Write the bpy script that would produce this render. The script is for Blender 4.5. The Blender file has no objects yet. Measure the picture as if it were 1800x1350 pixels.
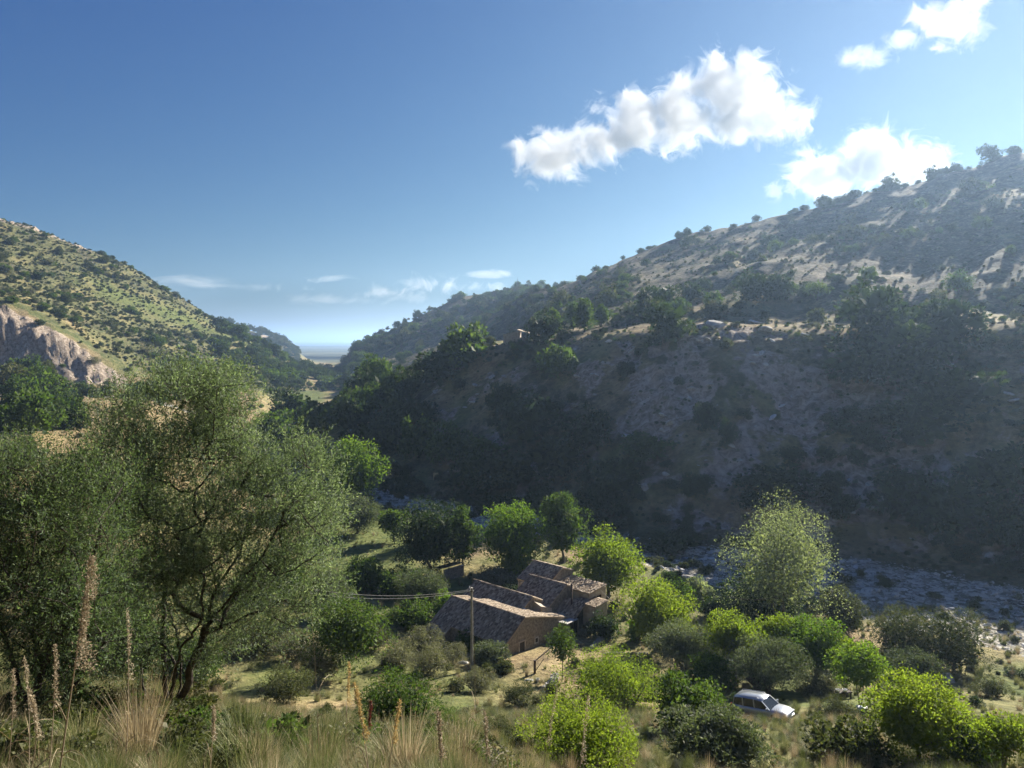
import bpy, math, random
import numpy as np
from mathutils import Vector, Matrix

SC = bpy.context.scene
COL = SC.collection

# ------------------------------------------------------------------ camera
F = 1340.0            # focal length in photograph pixels (1800 wide)
HORIZ = 598.0         # row of the horizon in the photograph
cd = bpy.data.cameras.new('camera')
cam = bpy.data.objects.new('camera', cd)
COL.objects.link(cam)
cam.location = (0, 0, 0)
cam.rotation_euler = (math.radians(90), 0, 0)
cd.sensor_width = 36.0
cd.lens = 36.0 * F / 1800.0
cd.shift_y = -(675.0 - HORIZ) / 1800.0
cd.clip_start = 0.1
cd.clip_end = 90000
SC.camera = cam

# ------------------------------------------------------------------ sky, sun, exposure
SUN_AZ = math.radians(38.0)      # clockwise from +Y
SUN_EL = math.radians(25.0)
w = bpy.data.worlds.new('World')
SC.world = w
w.use_nodes = True
nt = w.node_tree
nt.nodes.clear()
wo = nt.nodes.new('ShaderNodeOutputWorld')
bg = nt.nodes.new('ShaderNodeBackground')
sky = nt.nodes.new('ShaderNodeTexSky')
sky.sky_type = 'NISHITA'
sky.sun_disc = False
sky.sun_elevation = SUN_EL
sky.sun_rotation = SUN_AZ
sky.altitude = 0
sky.air_density = 1.0
sky.dust_density = 0.09
sky.ozone_density = 2.0
bg.inputs['Strength'].default_value = 0.058
# camera-like tone response of the sky: one contrast curve per channel over the whole dome, with a soft shoulder
sx = nt.nodes.new('ShaderNodeSeparateColor'); cx_ = nt.nodes.new('ShaderNodeCombineColor')
nt.links.new(sky.outputs[0], sx.inputs[0])
for ch_, (pw_, ga_) in enumerate(((1.18, .150), (1.0, .285), (.55, .90))):
    a_ = nt.nodes.new('ShaderNodeMath'); a_.operation = 'POWER'; a_.inputs[1].default_value = pw_
    b_ = nt.nodes.new('ShaderNodeMath'); b_.operation = 'MULTIPLY'; b_.inputs[1].default_value = ga_ * 1.03
    c_ = nt.nodes.new('ShaderNodeMath'); c_.operation = 'MULTIPLY_ADD'; c_.inputs[1].default_value = .012; c_.inputs[2].default_value = 1
    d_ = nt.nodes.new('ShaderNodeMath'); d_.operation = 'DIVIDE'
    nt.links.new(sx.outputs[ch_], a_.inputs[0]); nt.links.new(a_.outputs[0], b_.inputs[0]); nt.links.new(b_.outputs[0], c_.inputs[0])
    nt.links.new(b_.outputs[0], d_.inputs[0]); nt.links.new(c_.outputs[0], d_.inputs[1]); nt.links.new(d_.outputs[0], cx_.inputs[ch_])
nt.links.new(cx_.outputs[0], bg.inputs['Color'])
nt.links.new(bg.outputs[0], wo.inputs['Surface'])

sd = bpy.data.lights.new('sun', 'SUN')
sun = bpy.data.objects.new('sun', sd)
COL.objects.link(sun)
sd.energy = 5.0
sd.angle = math.radians(0.5)
sd.color = (1.0, 0.93, 0.80)
SUN_DIR = Vector((math.sin(SUN_AZ) * math.cos(SUN_EL), math.cos(SUN_AZ) * math.cos(SUN_EL), math.sin(SUN_EL)))
sun.rotation_euler = SUN_DIR.to_track_quat('Z', 'Y').to_euler()
sun.location = (60, 60, 60)

SC.view_settings.view_transform = 'Standard'
SC.view_settings.look = 'None'
SC.view_settings.gamma = 1.0
SC.view_settings.use_curve_mapping = False
SC.view_settings.exposure = 1.62
SC.render.engine = 'CYCLES'
SC.cycles.max_bounces = 8
SC.cycles.diffuse_bounces = 3
SC.cycles.glossy_bounces = 2
SC.cycles.transmission_bounces = 4
SC.cycles.transparent_max_bounces = 8
SC.cycles.volume_bounces = 2
SC.cycles.volume_step_rate = 1.0
SC.cycles.volume_max_steps = 256
SC.cycles.use_denoising = True
SC.cycles.use_adaptive_sampling = True
SC.cycles.adaptive_threshold = 0.02
SC.cycles.caustics_reflective = False
SC.cycles.caustics_refractive = False

rng = np.random.default_rng(7)
random.seed(7)

# ------------------------------------------------------------------ noise
_perm = np.random.default_rng(3).permutation(256)
_perm = np.concatenate([_perm, _perm, _perm]).astype(np.int64)
_ga = np.random.default_rng(4).uniform(0, 2 * np.pi, 256)
_gx, _gy = np.cos(_ga), np.sin(_ga)

def perlin(x, y):
    x = np.asarray(x, float); y = np.asarray(y, float)
    xi = np.floor(x).astype(np.int64); yi = np.floor(y).astype(np.int64)
    fx = x - xi; fy = y - yi
    u = fx * fx * fx * (fx * (fx * 6 - 15) + 10); v = fy * fy * fy * (fy * (fy * 6 - 15) + 10)
    def g(ix, iy, dx, dy):
        h = _perm[(_perm[ix & 255] + iy) & 255]
        return _gx[h] * dx + _gy[h] * dy
    a = g(xi, yi, fx, fy); b = g(xi + 1, yi, fx - 1, fy)
    c = g(xi, yi + 1, fx, fy - 1); d = g(xi + 1, yi + 1, fx - 1, fy - 1)
    return (a + u * (b - a)) * (1 - v) + (c + u * (d - c)) * v * 1.0

def fbm(x, y, oct=4, gain=0.5):
    s = 0.0; a = 1.0; f = 1.0
    for k in range(oct):
        s = s + a * perlin(x * f + 17.3 * k, y * f - 9.1 * k)
        a *= gain; f *= 2.03
    return s

def sstep(a, b, x):
    t = np.clip((np.asarray(x, float) - a) / (b - a), 0, 1)
    return t * t * (3 - 2 * t)

# ------------------------------------------------------------------ terrain profile
# every key column (photograph column px) carries a list of (distance Y, height z) points of the land
def zp(py, Y):
    return (HORIZ - py) / F * Y

KEY = [-900, -300, 0, 120, 240, 360, 470, 530, 570, 620, 700, 800, 900, 960, 1050, 1150, 1250, 1400, 1550, 1700, 1800, 2100, 2900]
def L(d):
    xs = sorted(d)
    return lambda px: float(np.interp(px, xs, [d[k] for k in xs]))
Yb1 = L({-900: 420, 0: 400, 240: 370, 360: 330, 470: 250, 530: 215, 620: 185, 700: 171, 850: 157, 1000: 145, 1130: 130, 1300: 114, 1550: 103, 1800: 92, 2900: 60})
Yb2 = L({-900: 435, 0: 414, 240: 386, 360: 350, 470: 275, 530: 240, 620: 206, 700: 193, 850: 177, 1000: 161, 1130: 150, 1300: 141, 1550: 133, 1800: 119, 2900: 82})
NL = L({-900: -24, 0: -24.5, 240: -27, 360: -33, 470: -37, 620: -38, 2900: -38})   # level of the valley floor
Ye = L({470: 330, 530: 318, 570: 310, 620: 298, 660: 288, 730: 276, 800: 265, 870: 255, 950: 245, 1050: 232, 1150: 222, 1250: 215, 1400: 205, 1550: 195, 1700: 186, 1800: 180, 2900: 150})
pe = L({470: 752, 530: 730, 570: 712, 620: 690, 660: 675, 730: 652, 800: 625, 870: 606, 950: 602, 1050: 592, 1150: 580, 1250: 572, 1400: 580, 1550: 582, 1700: 575, 1800: 566, 2900: 500})
pb = L({470: 690, 560: 690, 620: 690, 700: 660, 800: 615, 870: 600, 950: 586, 1050: 566, 1150: 552, 1250: 546, 1400: 550, 1550: 548, 1800: 540, 2900: 440})
Yr = L({470: 560, 620: 560, 900: 550, 960: 535, 1050: 512, 1100: 502, 1200: 485, 1300: 465, 1400: 448, 1500: 432, 1600: 420, 1800: 410, 2900: 400})
pr = L({470: 675, 620: 665, 700: 645, 800: 600, 880: 545, 930: 512, 960: 508, 1000: 497, 1050: 470, 1100: 450, 1200: 418, 1300: 394, 1350: 384, 1400: 370, 1480: 348, 1550: 328, 1600: 316, 1700: 292, 1800: 262, 2100: 190, 2900: 60})
p2 = L({560: 610, 600: 606, 620: 603, 660: 587, 700: 568, 750: 546, 800: 524, 850: 513, 880: 510, 920: 508, 960: 504, 1000: 496, 1200: 470, 2900: 440})

def column(px):
    k = min(max((px - 1200) / 600.0, 0), 1)
    k2 = min(max((px - 1800) / 1100.0, 0), 1)
    ll = 1 - min(max((px - 250) / 300.0, 0), 1)        # left side of the near slope stands higher
    rr_ = min(max((px - 800) / 250.0, 0), 1)           # and falls off faster to the right
    P = [(0.0, -1.62), (4, -2.7 - .3 * rr_), (8, -4.5 + .2 * ll - 1.0 * rr_), (14, -7.6 + .8 * ll - 2.0 * rr_), (25, -13.4 + 1.6 * ll - 2.3 * rr_), (45, -22.8 + 1.8 * ll - 1.2 * rr_),
         (60 - 12 * k2, -29.7 + .6 * ll), (75 - 5 * k - 15 * k2, -34.0 + .5 * k), (88 - 10 * k - 22 * k2, -36.0), (105 - 19 * k - 30 * k2, -37.2)]
    nl = NL(px)
    if px <= 470:
        P[-1] = (105, -37.2 + (nl + 37.2) * 0.55)
        P.append((160, nl - .5)); P.append((Yb1(px), nl - .4)); P.append((Yb1(px) + 4, nl - 1.6)); P.append((Yb2(px), nl - 1.6))
        P.append((Yb2(px) + 8, nl))
    else:
        P.append((Yb1(px), -38)); P.append((Yb1(px) + 4, -39.2)); P.append((Yb2(px), -39.2)); P.append((Yb2(px) + 8, -37.6))
    if px <= 470:
        cl = float(np.interp(px, [-900, -300, 0, 120, 190, 240, 470], [1, 1, 1, 1, .8, 0, 0]))
        Ycb = float(np.interp(px, [-900, 0, 120, 240, 360, 470], [436, 436, 446, 460, 520, 600]))
        pcb = float(np.interp(px, [-900, 0, 60, 120, 240, 360, 470], [640, 640, 665, 671, 674, 664, 655]))
        pct = float(np.interp(px, [-900, 0, 60, 120, 200, 240, 360, 470], [520, 552, 570, 596, 640, 664, 655, 650]))
        pm = float(np.interp(px, [-900, 0, 120, 240, 360, 470], [250, 462, 512, 565, 612, 632]))
        Ym = float(np.interp(px, [-900, 0, 240, 360, 470], [560, 580, 620, 660, 720]))
        pc = float(np.interp(px, [-900, -300, 0, 40, 100, 160, 200, 240, 300, 350, 400, 440, 470], [60, 270, 380, 390, 412, 436, 452, 470, 510, 545, 572, 590, 606]))
        Yc = float(np.interp(px, [-900, 0, 240, 360, 470], [690, 720, 770, 790, 820]))
        P.append((Ycb, zp(pcb, Ycb))); P.append((Ycb + 11, zp(pct, Ycb + 11)))
        P.append((Ym, zp(pm, Ym))); P.append((Yc, zp(pc, Yc)))
        P.append((Yc + 330, zp(pc, Yc) * 0.4 - 20))
        pl2 = float(np.interp(px, [-900, 0, 360, 400, 440, 470], [560, 560, 560, 566, 573, 581]))
        P.append((1500, -30)); P.append((1700, zp(pl2, 1700))); P.append((2300, -50))
    elif px < 615:
        f = (px - 470) / 145.0
        P.append((Ye(px), zp(pe(px), Ye(px))))
        P.append((420, -38)); P.append((570, -39))
        P.append((700 + 20 * f, float(np.interp(px, [470, 520, 570, 620], [zp(652, 700), zp(656, 700), -36, -36]))))
        P.append((830, float(np.interp(px, [470, 500, 530, 570, 620], [zp(606, 830), zp(630, 830), zp(645, 830), -37, -37]))))
        P.append((1150, -42)); P.append((1500, -46))
        P.append((1700, float(np.interp(px, [470, 500, 515, 540, 570, 620], [zp(583, 1700), zp(594, 1700), zp(601, 1700), -50, -52, -52]))))
        P.append((2300, -55))
    else:
        P.append((Ye(px) - (Ye(px) - Yb2(px)) * .45, zp(pe(px), Ye(px)) * .42 + -37.6 * .58 + 1.5))
        P.append((Ye(px), zp(pe(px), Ye(px))))
        Yp = Ye(px) + 42
        P.append((Yp, zp(pb(px), Yp)))
        if px < 960:
            P.append((Yp + 60, zp(pb(px), Yp) - 14 - 10 * (960 - px) / 340.))
        zr = zp(pr(px), Yr(px))
        if px >= 960:
            P.append(((Yp + Yr(px)) / 2, (zp(pb(px), Yp) + zr) / 2 - 1.0))
        P.append((Yr(px), zr))
        P.append((Yr(px) + 130, zr - 22 if px >= 960 else zr + 2))
        z2 = zp(p2(px), 980)
        P.append((980, z2))
        P.append((1500, z2 * .3 - 25)); P.append((2300, -55))
    P.append((3500, -60)); P.append((9000, -66)); P.append((14000, -80)); P.append((60000, -90))
    P.sort()
    return P

NPX, NLY = 760, 900
PXG = np.linspace(-900, 2900, NPX)
LYG = np.linspace(math.log(1.0), math.log(60000.0), NLY)
TAB = np.zeros((NPX, NLY))
for i, px in enumerate(PXG):
    P = column(px)
    TAB[i] = np.interp(np.exp(LYG), [p[0] for p in P], [p[1] for p in P])
def blur(T, n, ax):
    k = np.array([1, 2, 3, 2, 1.]); k /= k.sum()
    for _ in range(n):
        p = np.pad(T, [(2, 2) if a == ax else (0, 0) for a in (0, 1)], mode='edge')
        T = sum(k[j] * np.take(p, range(j, j + T.shape[ax]), axis=ax) for j in range(5))
    return T
TAB = blur(blur(TAB, 5, 0), 1, 1)

def to_pd(X, Y):
    X = np.asarray(X, float); Y = np.asarray(Y, float)
    th = np.arctan2(X, Y)
    r = np.hypot(X, Y)
    t = np.clip(th, -0.92, 0.98)
    return 900 + F * np.tan(t), r * np.cos(t), th, r

def base_z(X, Y):
    px, D, th, r = to_pd(X, Y)
    D = np.maximum(D, 1.0)
    a = np.clip((px - PXG[0]) / (PXG[1] - PXG[0]), 0, NPX - 1.001)
    b = np.clip((np.log(D) - LYG[0]) / (LYG[1] - LYG[0]), 0, NLY - 1.001)
    i = a.astype(int); j = b.astype(int); fa = a - i; fb = b - j
    z = (TAB[i, j] * (1 - fa) * (1 - fb) + TAB[i + 1, j] * fa * (1 - fb) + TAB[i, j + 1] * (1 - fa) * fb + TAB[i + 1, j + 1] * fa * fb)
    back = sstep(1.0, 1.9, np.abs(th))
    zb = -1.62 + 0.36 * np.minimum(r, 130) + 0.0 * r
    return z * (1 - back) + zb * back

def ground(X, Y):
    X = np.asarray(X, float); Y = np.asarray(Y, float)
    z = base_z(X, Y)
    px, D, th, r = to_pd(X, Y)
    hill = np.clip((z + 36.5) / 8.0, 0, 1) * sstep(110, 150, D) * (1 - sstep(2000, 3200, D))
    river = river_mask(px, D)
    te = (D - np.interp(px, PXG, RB2)) / np.maximum(np.interp(px, PXG, RE) - np.interp(px, PXG, RB2), 1)
    hill = hill * (1 - .8 * np.exp(-((te - 1.1) / .17) ** 2) * sstep(620, 700, px))
    z = z + hill * (4.5 * fbm(X / 70., Y / 70., 3) + 1.3 * np.abs(fbm(X / 16., Y / 16., 3)) - .6)
    z = z + hill * 3.2 * fbm((X * .83 - Y * .56) / 22., (X * .56 + Y * .83) / 90., 2)
    rk = rock_mask(X, Y, z, px, D)
    z = z + rk * (3.4 * np.abs(fbm(X / 9., Y / 9., 3)) - 1.2) * (1 + .8 * (px < 300)) + rk * (px < 300) * 1.5 * fbm(X / 3.5, Y / 3.5, 2)
    near = (1 - hill) * (1 - sstep(1500, 2500, D))
    z = z + near * (0.35 * fbm(X / 11., Y / 11., 3) * sstep(3, 20, D) + 0.05 * fbm(X / 1.4, Y / 1.4, 2) * (1 - river))
    z = z + river * 0.35 * fbm(X / 5., Y / 5., 3)
    return z

def river_mask(px, D):
    y1 = np.interp(px, PXG, RB1); y2 = np.interp(px, PXG, RB2)
    return sstep(y1 - 4, y1 + 3, D) * (1 - sstep(y2 - 3, y2 + 5, D))

def rock_mask(X, Y, z, px, D):
    m = 0
    # cliff on the left hill
    c = sstep(-500, 10, px) * (1 - sstep(205, 245, px)) * sstep(428, 436, D) * (1 - sstep(460, 472, D))
    # rocky crest of the left hill
    c2 = (1 - sstep(150, 185, px)) * sstep(0.0, 30.0, 20 + D - np.interp(px, [-900, 0, 240, 360, 470], [680, 706, 756, 780, 815])) * (1 - sstep(730, 790, D)) * .8
    # distant cliff on the left and at the foot of the far right hill
    c3 = sstep(395, 430, px) * (1 - sstep(515, 525, px)) * sstep(1560, 1620, D) * (1 - sstep(1690, 1720, D)) * .8
    c4 = sstep(598, 606, px) * (1 - sstep(640, 690, px)) * sstep(560, 600, D) * (1 - sstep(800, 840, D)) * .9
    # scars on the shaded slope
    e = np.interp(px, PXG, RE); f = np.interp(px, PXG, RB2)
    t = (D - f) / np.maximum(e - f, 1)
    s = sstep(.18, .3, t) * (1 - sstep(.72, .84, t)) * sstep(1240, 1330, px) * (1 - sstep(1600, 1700, px)) * sstep(-.12, .12, fbm(X / 22., Y / 22., 3) + .05)
    s2 = sstep(.55, .65, t) * (1 - sstep(.85, .95, t)) * sstep(1090, 1140, px) * (1 - sstep(1190, 1260, px)) * sstep(-.2, .1, fbm(X / 12., Y / 12., 3))
    s3 = sstep(.9, .96, t) * (1 - sstep(1.04, 1.1, t)) * sstep(1180, 1230, px) * (1 - sstep(1360, 1420, px)) * sstep(-.15, .15, fbm(X / 9., Y / 9., 2))
    return np.clip(c + c2 + c3 + c4 + s + s2 + s3, 0, 1)

RB1 = np.array([Yb1(p) for p in PXG]); RB2 = np.array([Yb2(p) for p in PXG]); RE = np.array([Ye(p) for p in PXG])

def gz(x, y):
    return float(ground(np.array([x]), np.array([y]))[0])

_RY = np.exp(np.linspace(math.log(5), math.log(3500), 1500))
def at(px, py, ymin=0.0, ymax=1e9):
    """ground point seen at a photograph pixel"""
    u = (px - 900) / F; v = (HORIZ - py) / F
    Ys = _RY[(_RY >= ymin) & (_RY <= ymax)]
    g = ground(u * Ys, Ys)
    d = v * Ys - g
    k = np.where(d <= 0)[0]
    if len(k) == 0:
        j = int(np.argmin(d / Ys))
        Yh = Ys[j]
    elif k[0] == 0:
        Yh = Ys[0]
    else:
        j = k[0]; t = d[j - 1] / (d[j - 1] - d[j]); Yh = Ys[j - 1] + t * (Ys[j] - Ys[j - 1])
    return Vector((u * Yh, Yh, gz(u * Yh, Yh)))

# ------------------------------------------------------------------ mesh helpers
def mesh_np(name, V, faces, mats=None, smooth=False):
    """V (n,3); faces: (m,k) array or list of such arrays"""
    if not isinstance(faces, list):
        faces = [faces]
    faces = [f for f in faces if len(f)]
    me = bpy.data.meshes.new(name)
    V = np.asarray(V, np.float32)
    me.vertices.add(len(V)); me.vertices.foreach_set('co', V.ravel())
    nl = sum(f.size for f in faces); nf = sum(len(f) for f in faces)
    me.loops.add(nl); me.polygons.add(nf)
    me.loops.foreach_set('vertex_index', np.concatenate([f.ravel() for f in faces]).astype(np.int32))
    tot = np.concatenate([np.full(len(f), f.shape[1]) for f in faces])
    st = np.concatenate([[0], np.cumsum(tot)[:-1]])
    me.polygons.foreach_set('loop_start', st.astype(np.int32))
    me.polygons.foreach_set('loop_total', tot.astype(np.int32))
    me.polygons.foreach_set('use_smooth', np.full(nf, bool(smooth)))
    me.update(calc_edges=True)
    if len(V) < 60:
        import bmesh
        bm = bmesh.new(); bm.from_mesh(me); bmesh.ops.recalc_face_normals(bm, faces=bm.faces); bm.to_mesh(me); bm.free()
    for m in (mats or []):
        me.materials.append(m)
    return me

def obj(name, me, parent=None, loc=None, **props):
    o = bpy.data.objects.new(name, me)
    COL.objects.link(o)
    if parent is not None:
        o.parent = parent
    if loc is not None:
        o.location = loc
    for k, v in props.items():
        if v is not None:
            o[k] = v
    return o

def thing(name, label, cat, loc=(0, 0, 0), rotz=0.0, group=None):
    o = bpy.data.objects.new(name, None)
    COL.objects.link(o)
    o.location = loc; o.rotation_euler = (0, 0, rotz); o.empty_display_size = .3
    o['label'] = label; o['category'] = cat
    if group: o['group'] = group
    return o

# ------------------------------------------------------------------ materials
def mat_new(name):
    m = bpy.data.materials.new(name); m.use_nodes = True
    n = m.node_tree; n.nodes.clear()
    out = n.nodes.new('ShaderNodeOutputMaterial')
    return m, n, out

def N(n, t, **kw):
    x = n.nodes.new(t)
    for k, v in kw.items():
        if k.startswith('i_'):
            x.inputs[int(k[2:])].default_value = v
        else:
            setattr(x, k, v)
    return x

def ramp(n, src, stops):
    r = n.nodes.new('ShaderNodeValToRGB')
    els = r.color_ramp.elements
    while len(els) < len(stops): els.new(.5)
    for e, (p, c) in zip(els, stops):
        e.position = p; e.color = (*c, 1) if len(c) == 3 else c
    n.links.new(src, r.inputs[0])
    return r.outputs[0]

def noise(n, scale, detail=4, rough=.55, vec=None, dist=0):
    t = N(n, 'ShaderNodeTexNoise')
    t.inputs['Scale'].default_value = scale; t.inputs['Detail'].default_value = detail
    t.inputs['Roughness'].default_value = rough; t.inputs['Distortion'].default_value = dist
    if vec is not None: n.links.new(vec, t.inputs['Vector'])
    return t.outputs[0]

def mix(n, fac, a, b, mode='MIX'):
    m = N(n, 'ShaderNodeMix', data_type='RGBA', blend_type=mode)
    for s, i in ((fac, 0), (a, 6), (b, 7)):
        if hasattr(s, 'links'): n.links.new(s, m.inputs[i])
        elif i == 0: m.inputs[0].default_value = s
        else: m.inputs[i].default_value = (*s, 1)
    return m.outputs[2]

def math_(n, op, a, b=None):
    m = N(n, 'ShaderNodeMath', operation=op)
    for s, i in ((a, 0), (b, 1)):
        if s is None: continue
        if hasattr(s, 'links'): n.links.new(s, m.inputs[i])
        else: m.inputs[i].default_value = s
    return m.outputs[0]

def simple(name, stops, scale=6, rough=.8, bump=0.0, bscale=None, metallic=0.0, detail=5, spec=.3, dist=0.):
    m, n, out = mat_new(name)
    tc = N(n, 'ShaderNodeTexCoord').outputs['Object']
    p = N(n, 'ShaderNodeBsdfPrincipled')
    f = noise(n, scale, detail, .6, tc, dist)
    n.links.new(ramp(n, f, stops), p.inputs['Base Color'])
    p.inputs['Roughness'].default_value = rough; p.inputs['Metallic'].default_value = metallic
    p.inputs['Specular IOR Level'].default_value = spec
    if bump:
        b = N(n, 'ShaderNodeBump'); b.inputs['Strength'].default_value = 1; b.inputs['Distance'].default_value = bump
        n.links.new(noise(n, bscale or scale * 3, 6, .6, tc), b.inputs['Height'])
        n.links.new(b.outputs[0], p.inputs['Normal'])
    n.links.new(p.outputs[0], out.inputs[0])
    return m

def leaf_mat(name, dark, mid, light, trans=.35, rough=.7, spec=.12, patch=.6):
    """foliage: every leaf (mesh island) has its own tone, clumps drift in hue, light passes through"""
    m, n, out = mat_new(name)
    geo = N(n, 'ShaderNodeNewGeometry'); tc = N(n, 'ShaderNodeTexCoord'); oi = N(n, 'ShaderNodeObjectInfo')
    v = N(n, 'ShaderNodeVectorMath', operation='ADD')
    n.links.new(tc.outputs['Object'], v.inputs[0]); n.links.new(oi.outputs['Random'], v.inputs[1])
    f = noise(n, patch, 3, .6, v.outputs[0])
    a = math_(n, 'MULTIPLY', geo.outputs['Random Per Island'], .55)
    b = math_(n, 'MULTIPLY', f, .75)
    c = math_(n, 'ADD', a, b)
    r = math_(n, 'MULTIPLY', math_(n, 'SUBTRACT', oi.outputs['Random'], .5), .22)
    c = math_(n, 'ADD', c, r)
    colr = ramp(n, c, [(.2, dark), (.6, mid), (.98, light)])
    p = N(n, 'ShaderNodeBsdfPrincipled')
    p.inputs['Roughness'].default_value = rough; p.inputs['Specular IOR Level'].default_value = spec
    n.links.new(colr, p.inputs['Base Color'])
    t = N(n, 'ShaderNodeBsdfTranslucent')
    tcol = mix(n, 1.0, colr, (1.35, 1.55, .75), 'MULTIPLY')
    n.links.new(tcol, t.inputs['Color'])
    s = N(n, 'ShaderNodeMixShader'); s.inputs[0].default_value = trans
    n.links.new(p.outputs[0], s.inputs[1]); n.links.new(t.outputs[0], s.inputs[2])
    n.links.new(s.outputs[0], out.inputs[0])
    return m
# ------------------------------------------------------------------ ground materials
def ground_mat():
    m, n, out = mat_new('valley_ground')
    tc = N(n, 'ShaderNodeTexCoord').outputs['Object']
    def attr(nm):
        a = N(n, 'ShaderNodeAttribute'); a.attribute_name = nm; return a.outputs['Fac']
    n1 = noise(n, .9, 8, .62, tc); n2 = noise(n, .07, 6, .6, tc); n3 = noise(n, 5.0, 4, .7, tc); n4 = noise(n, .25, 6, .65, tc, .6)
    # dry grass and soil
    c1 = math_(n, 'ADD', math_(n, 'MULTIPLY', n1, .5), math_(n, 'MULTIPLY', n4, .5))
    dry = ramp(n, c1, [(.3, (.10, .075, .045)), (.44, (.20, .145, .080)), (.55, (.33, .25, .13)), (.68, (.42, .33, .19))])
    green = ramp(n, c1, [(.3, (.045, .06, .018)), (.48, (.10, .125, .035)), (.62, (.17, .18, .06)), (.75, (.26, .24, .10))])
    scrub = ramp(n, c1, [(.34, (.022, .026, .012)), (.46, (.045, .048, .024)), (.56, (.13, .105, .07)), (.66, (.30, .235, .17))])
    mp = N(n, 'ShaderNodeMapping'); mp.inputs['Scale'].default_value = (.55, .55, .22)
    n.links.new(tc, mp.inputs['Vector'])
    rn = noise(n, 1.0, 8, .68, mp.outputs[0], .8)
    rock = ramp(n, rn, [(.30, (.08, .062, .046)), (.43, (.21, .165, .125)), (.55, (.37, .30, .235)), (.70, (.54, .465, .375))])
    vor = N(n, 'ShaderNodeTexVoronoi'); vor.inputs['Scale'].default_value = 1.1; n.links.new(tc, vor.inputs['Vector'])
    vs = N(n, 'ShaderNodeSeparateColor'); n.links.new(vor.outputs['Color'], vs.inputs[0])
    gcol = math_(n, 'ADD', math_(n, 'MULTIPLY', vs.outputs[0], .35), math_(n, 'MULTIPLY', n3, .4))
    gcol = math_(n, 'ADD', gcol, math_(n, 'MULTIPLY', n4, .35))
    gravel = ramp(n, gcol, [(.34, (.07, .062, .045)), (.50, (.19, .175, .14)), (.62, (.36, .335, .28)), (.76, (.60, .56, .48))])
    col = mix(n, attr('green'), dry, green)
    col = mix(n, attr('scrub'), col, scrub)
    e = math_(n, 'ADD', attr('rock'), math_(n, 'MULTIPLY', math_(n, 'SUBTRACT', n4, .5), 1.2))
    rk = N(n, 'ShaderNodeMapRange'); rk.inputs[1].default_value = .42; rk.inputs[2].default_value = .58; n.links.new(e, rk.inputs[0])
    col = mix(n, rk.outputs[0], col, rock)
    e2 = math_(n, 'ADD', attr('gravel'), math_(n, 'MULTIPLY', math_(n, 'SUBTRACT', n4, .5), 2.2))
    gv = N(n, 'ShaderNodeMapRange'); gv.inputs[1].default_value = .62; gv.inputs[2].default_value = .85; n.links.new(e2, gv.inputs[0])
    col = mix(n, gv.outputs[0], col, gravel)
    col = mix(n, attr('far'), col, ramp(n, noise(n, .004, 8, .6, tc), [(.3, (.03, .05, .03)), (.5, (.08, .09, .05)), (.7, (.18, .17, .12))]))
    p = N(n, 'ShaderNodeBsdfPrincipled'); p.inputs['Roughness'].default_value = .95; p.inputs['Specular IOR Level'].default_value = .1
    n.links.new(col, p.inputs['Base Color'])
    h = math_(n, 'ADD', math_(n, 'MULTIPLY', n1, .7), math_(n, 'MULTIPLY', rn, .8))
    h = math_(n, 'ADD', h, math_(n, 'MULTIPLY', n3, .12))
    b = N(n, 'ShaderNodeBump'); b.inputs['Strength'].default_value = .8; b.inputs['Distance'].default_value = .8
    n.links.new(h, b.inputs['Height']); n.links.new(b.outputs[0], p.inputs['Normal'])
    n.links.new(p.outputs[0], out.inputs[0])
    return m

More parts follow.
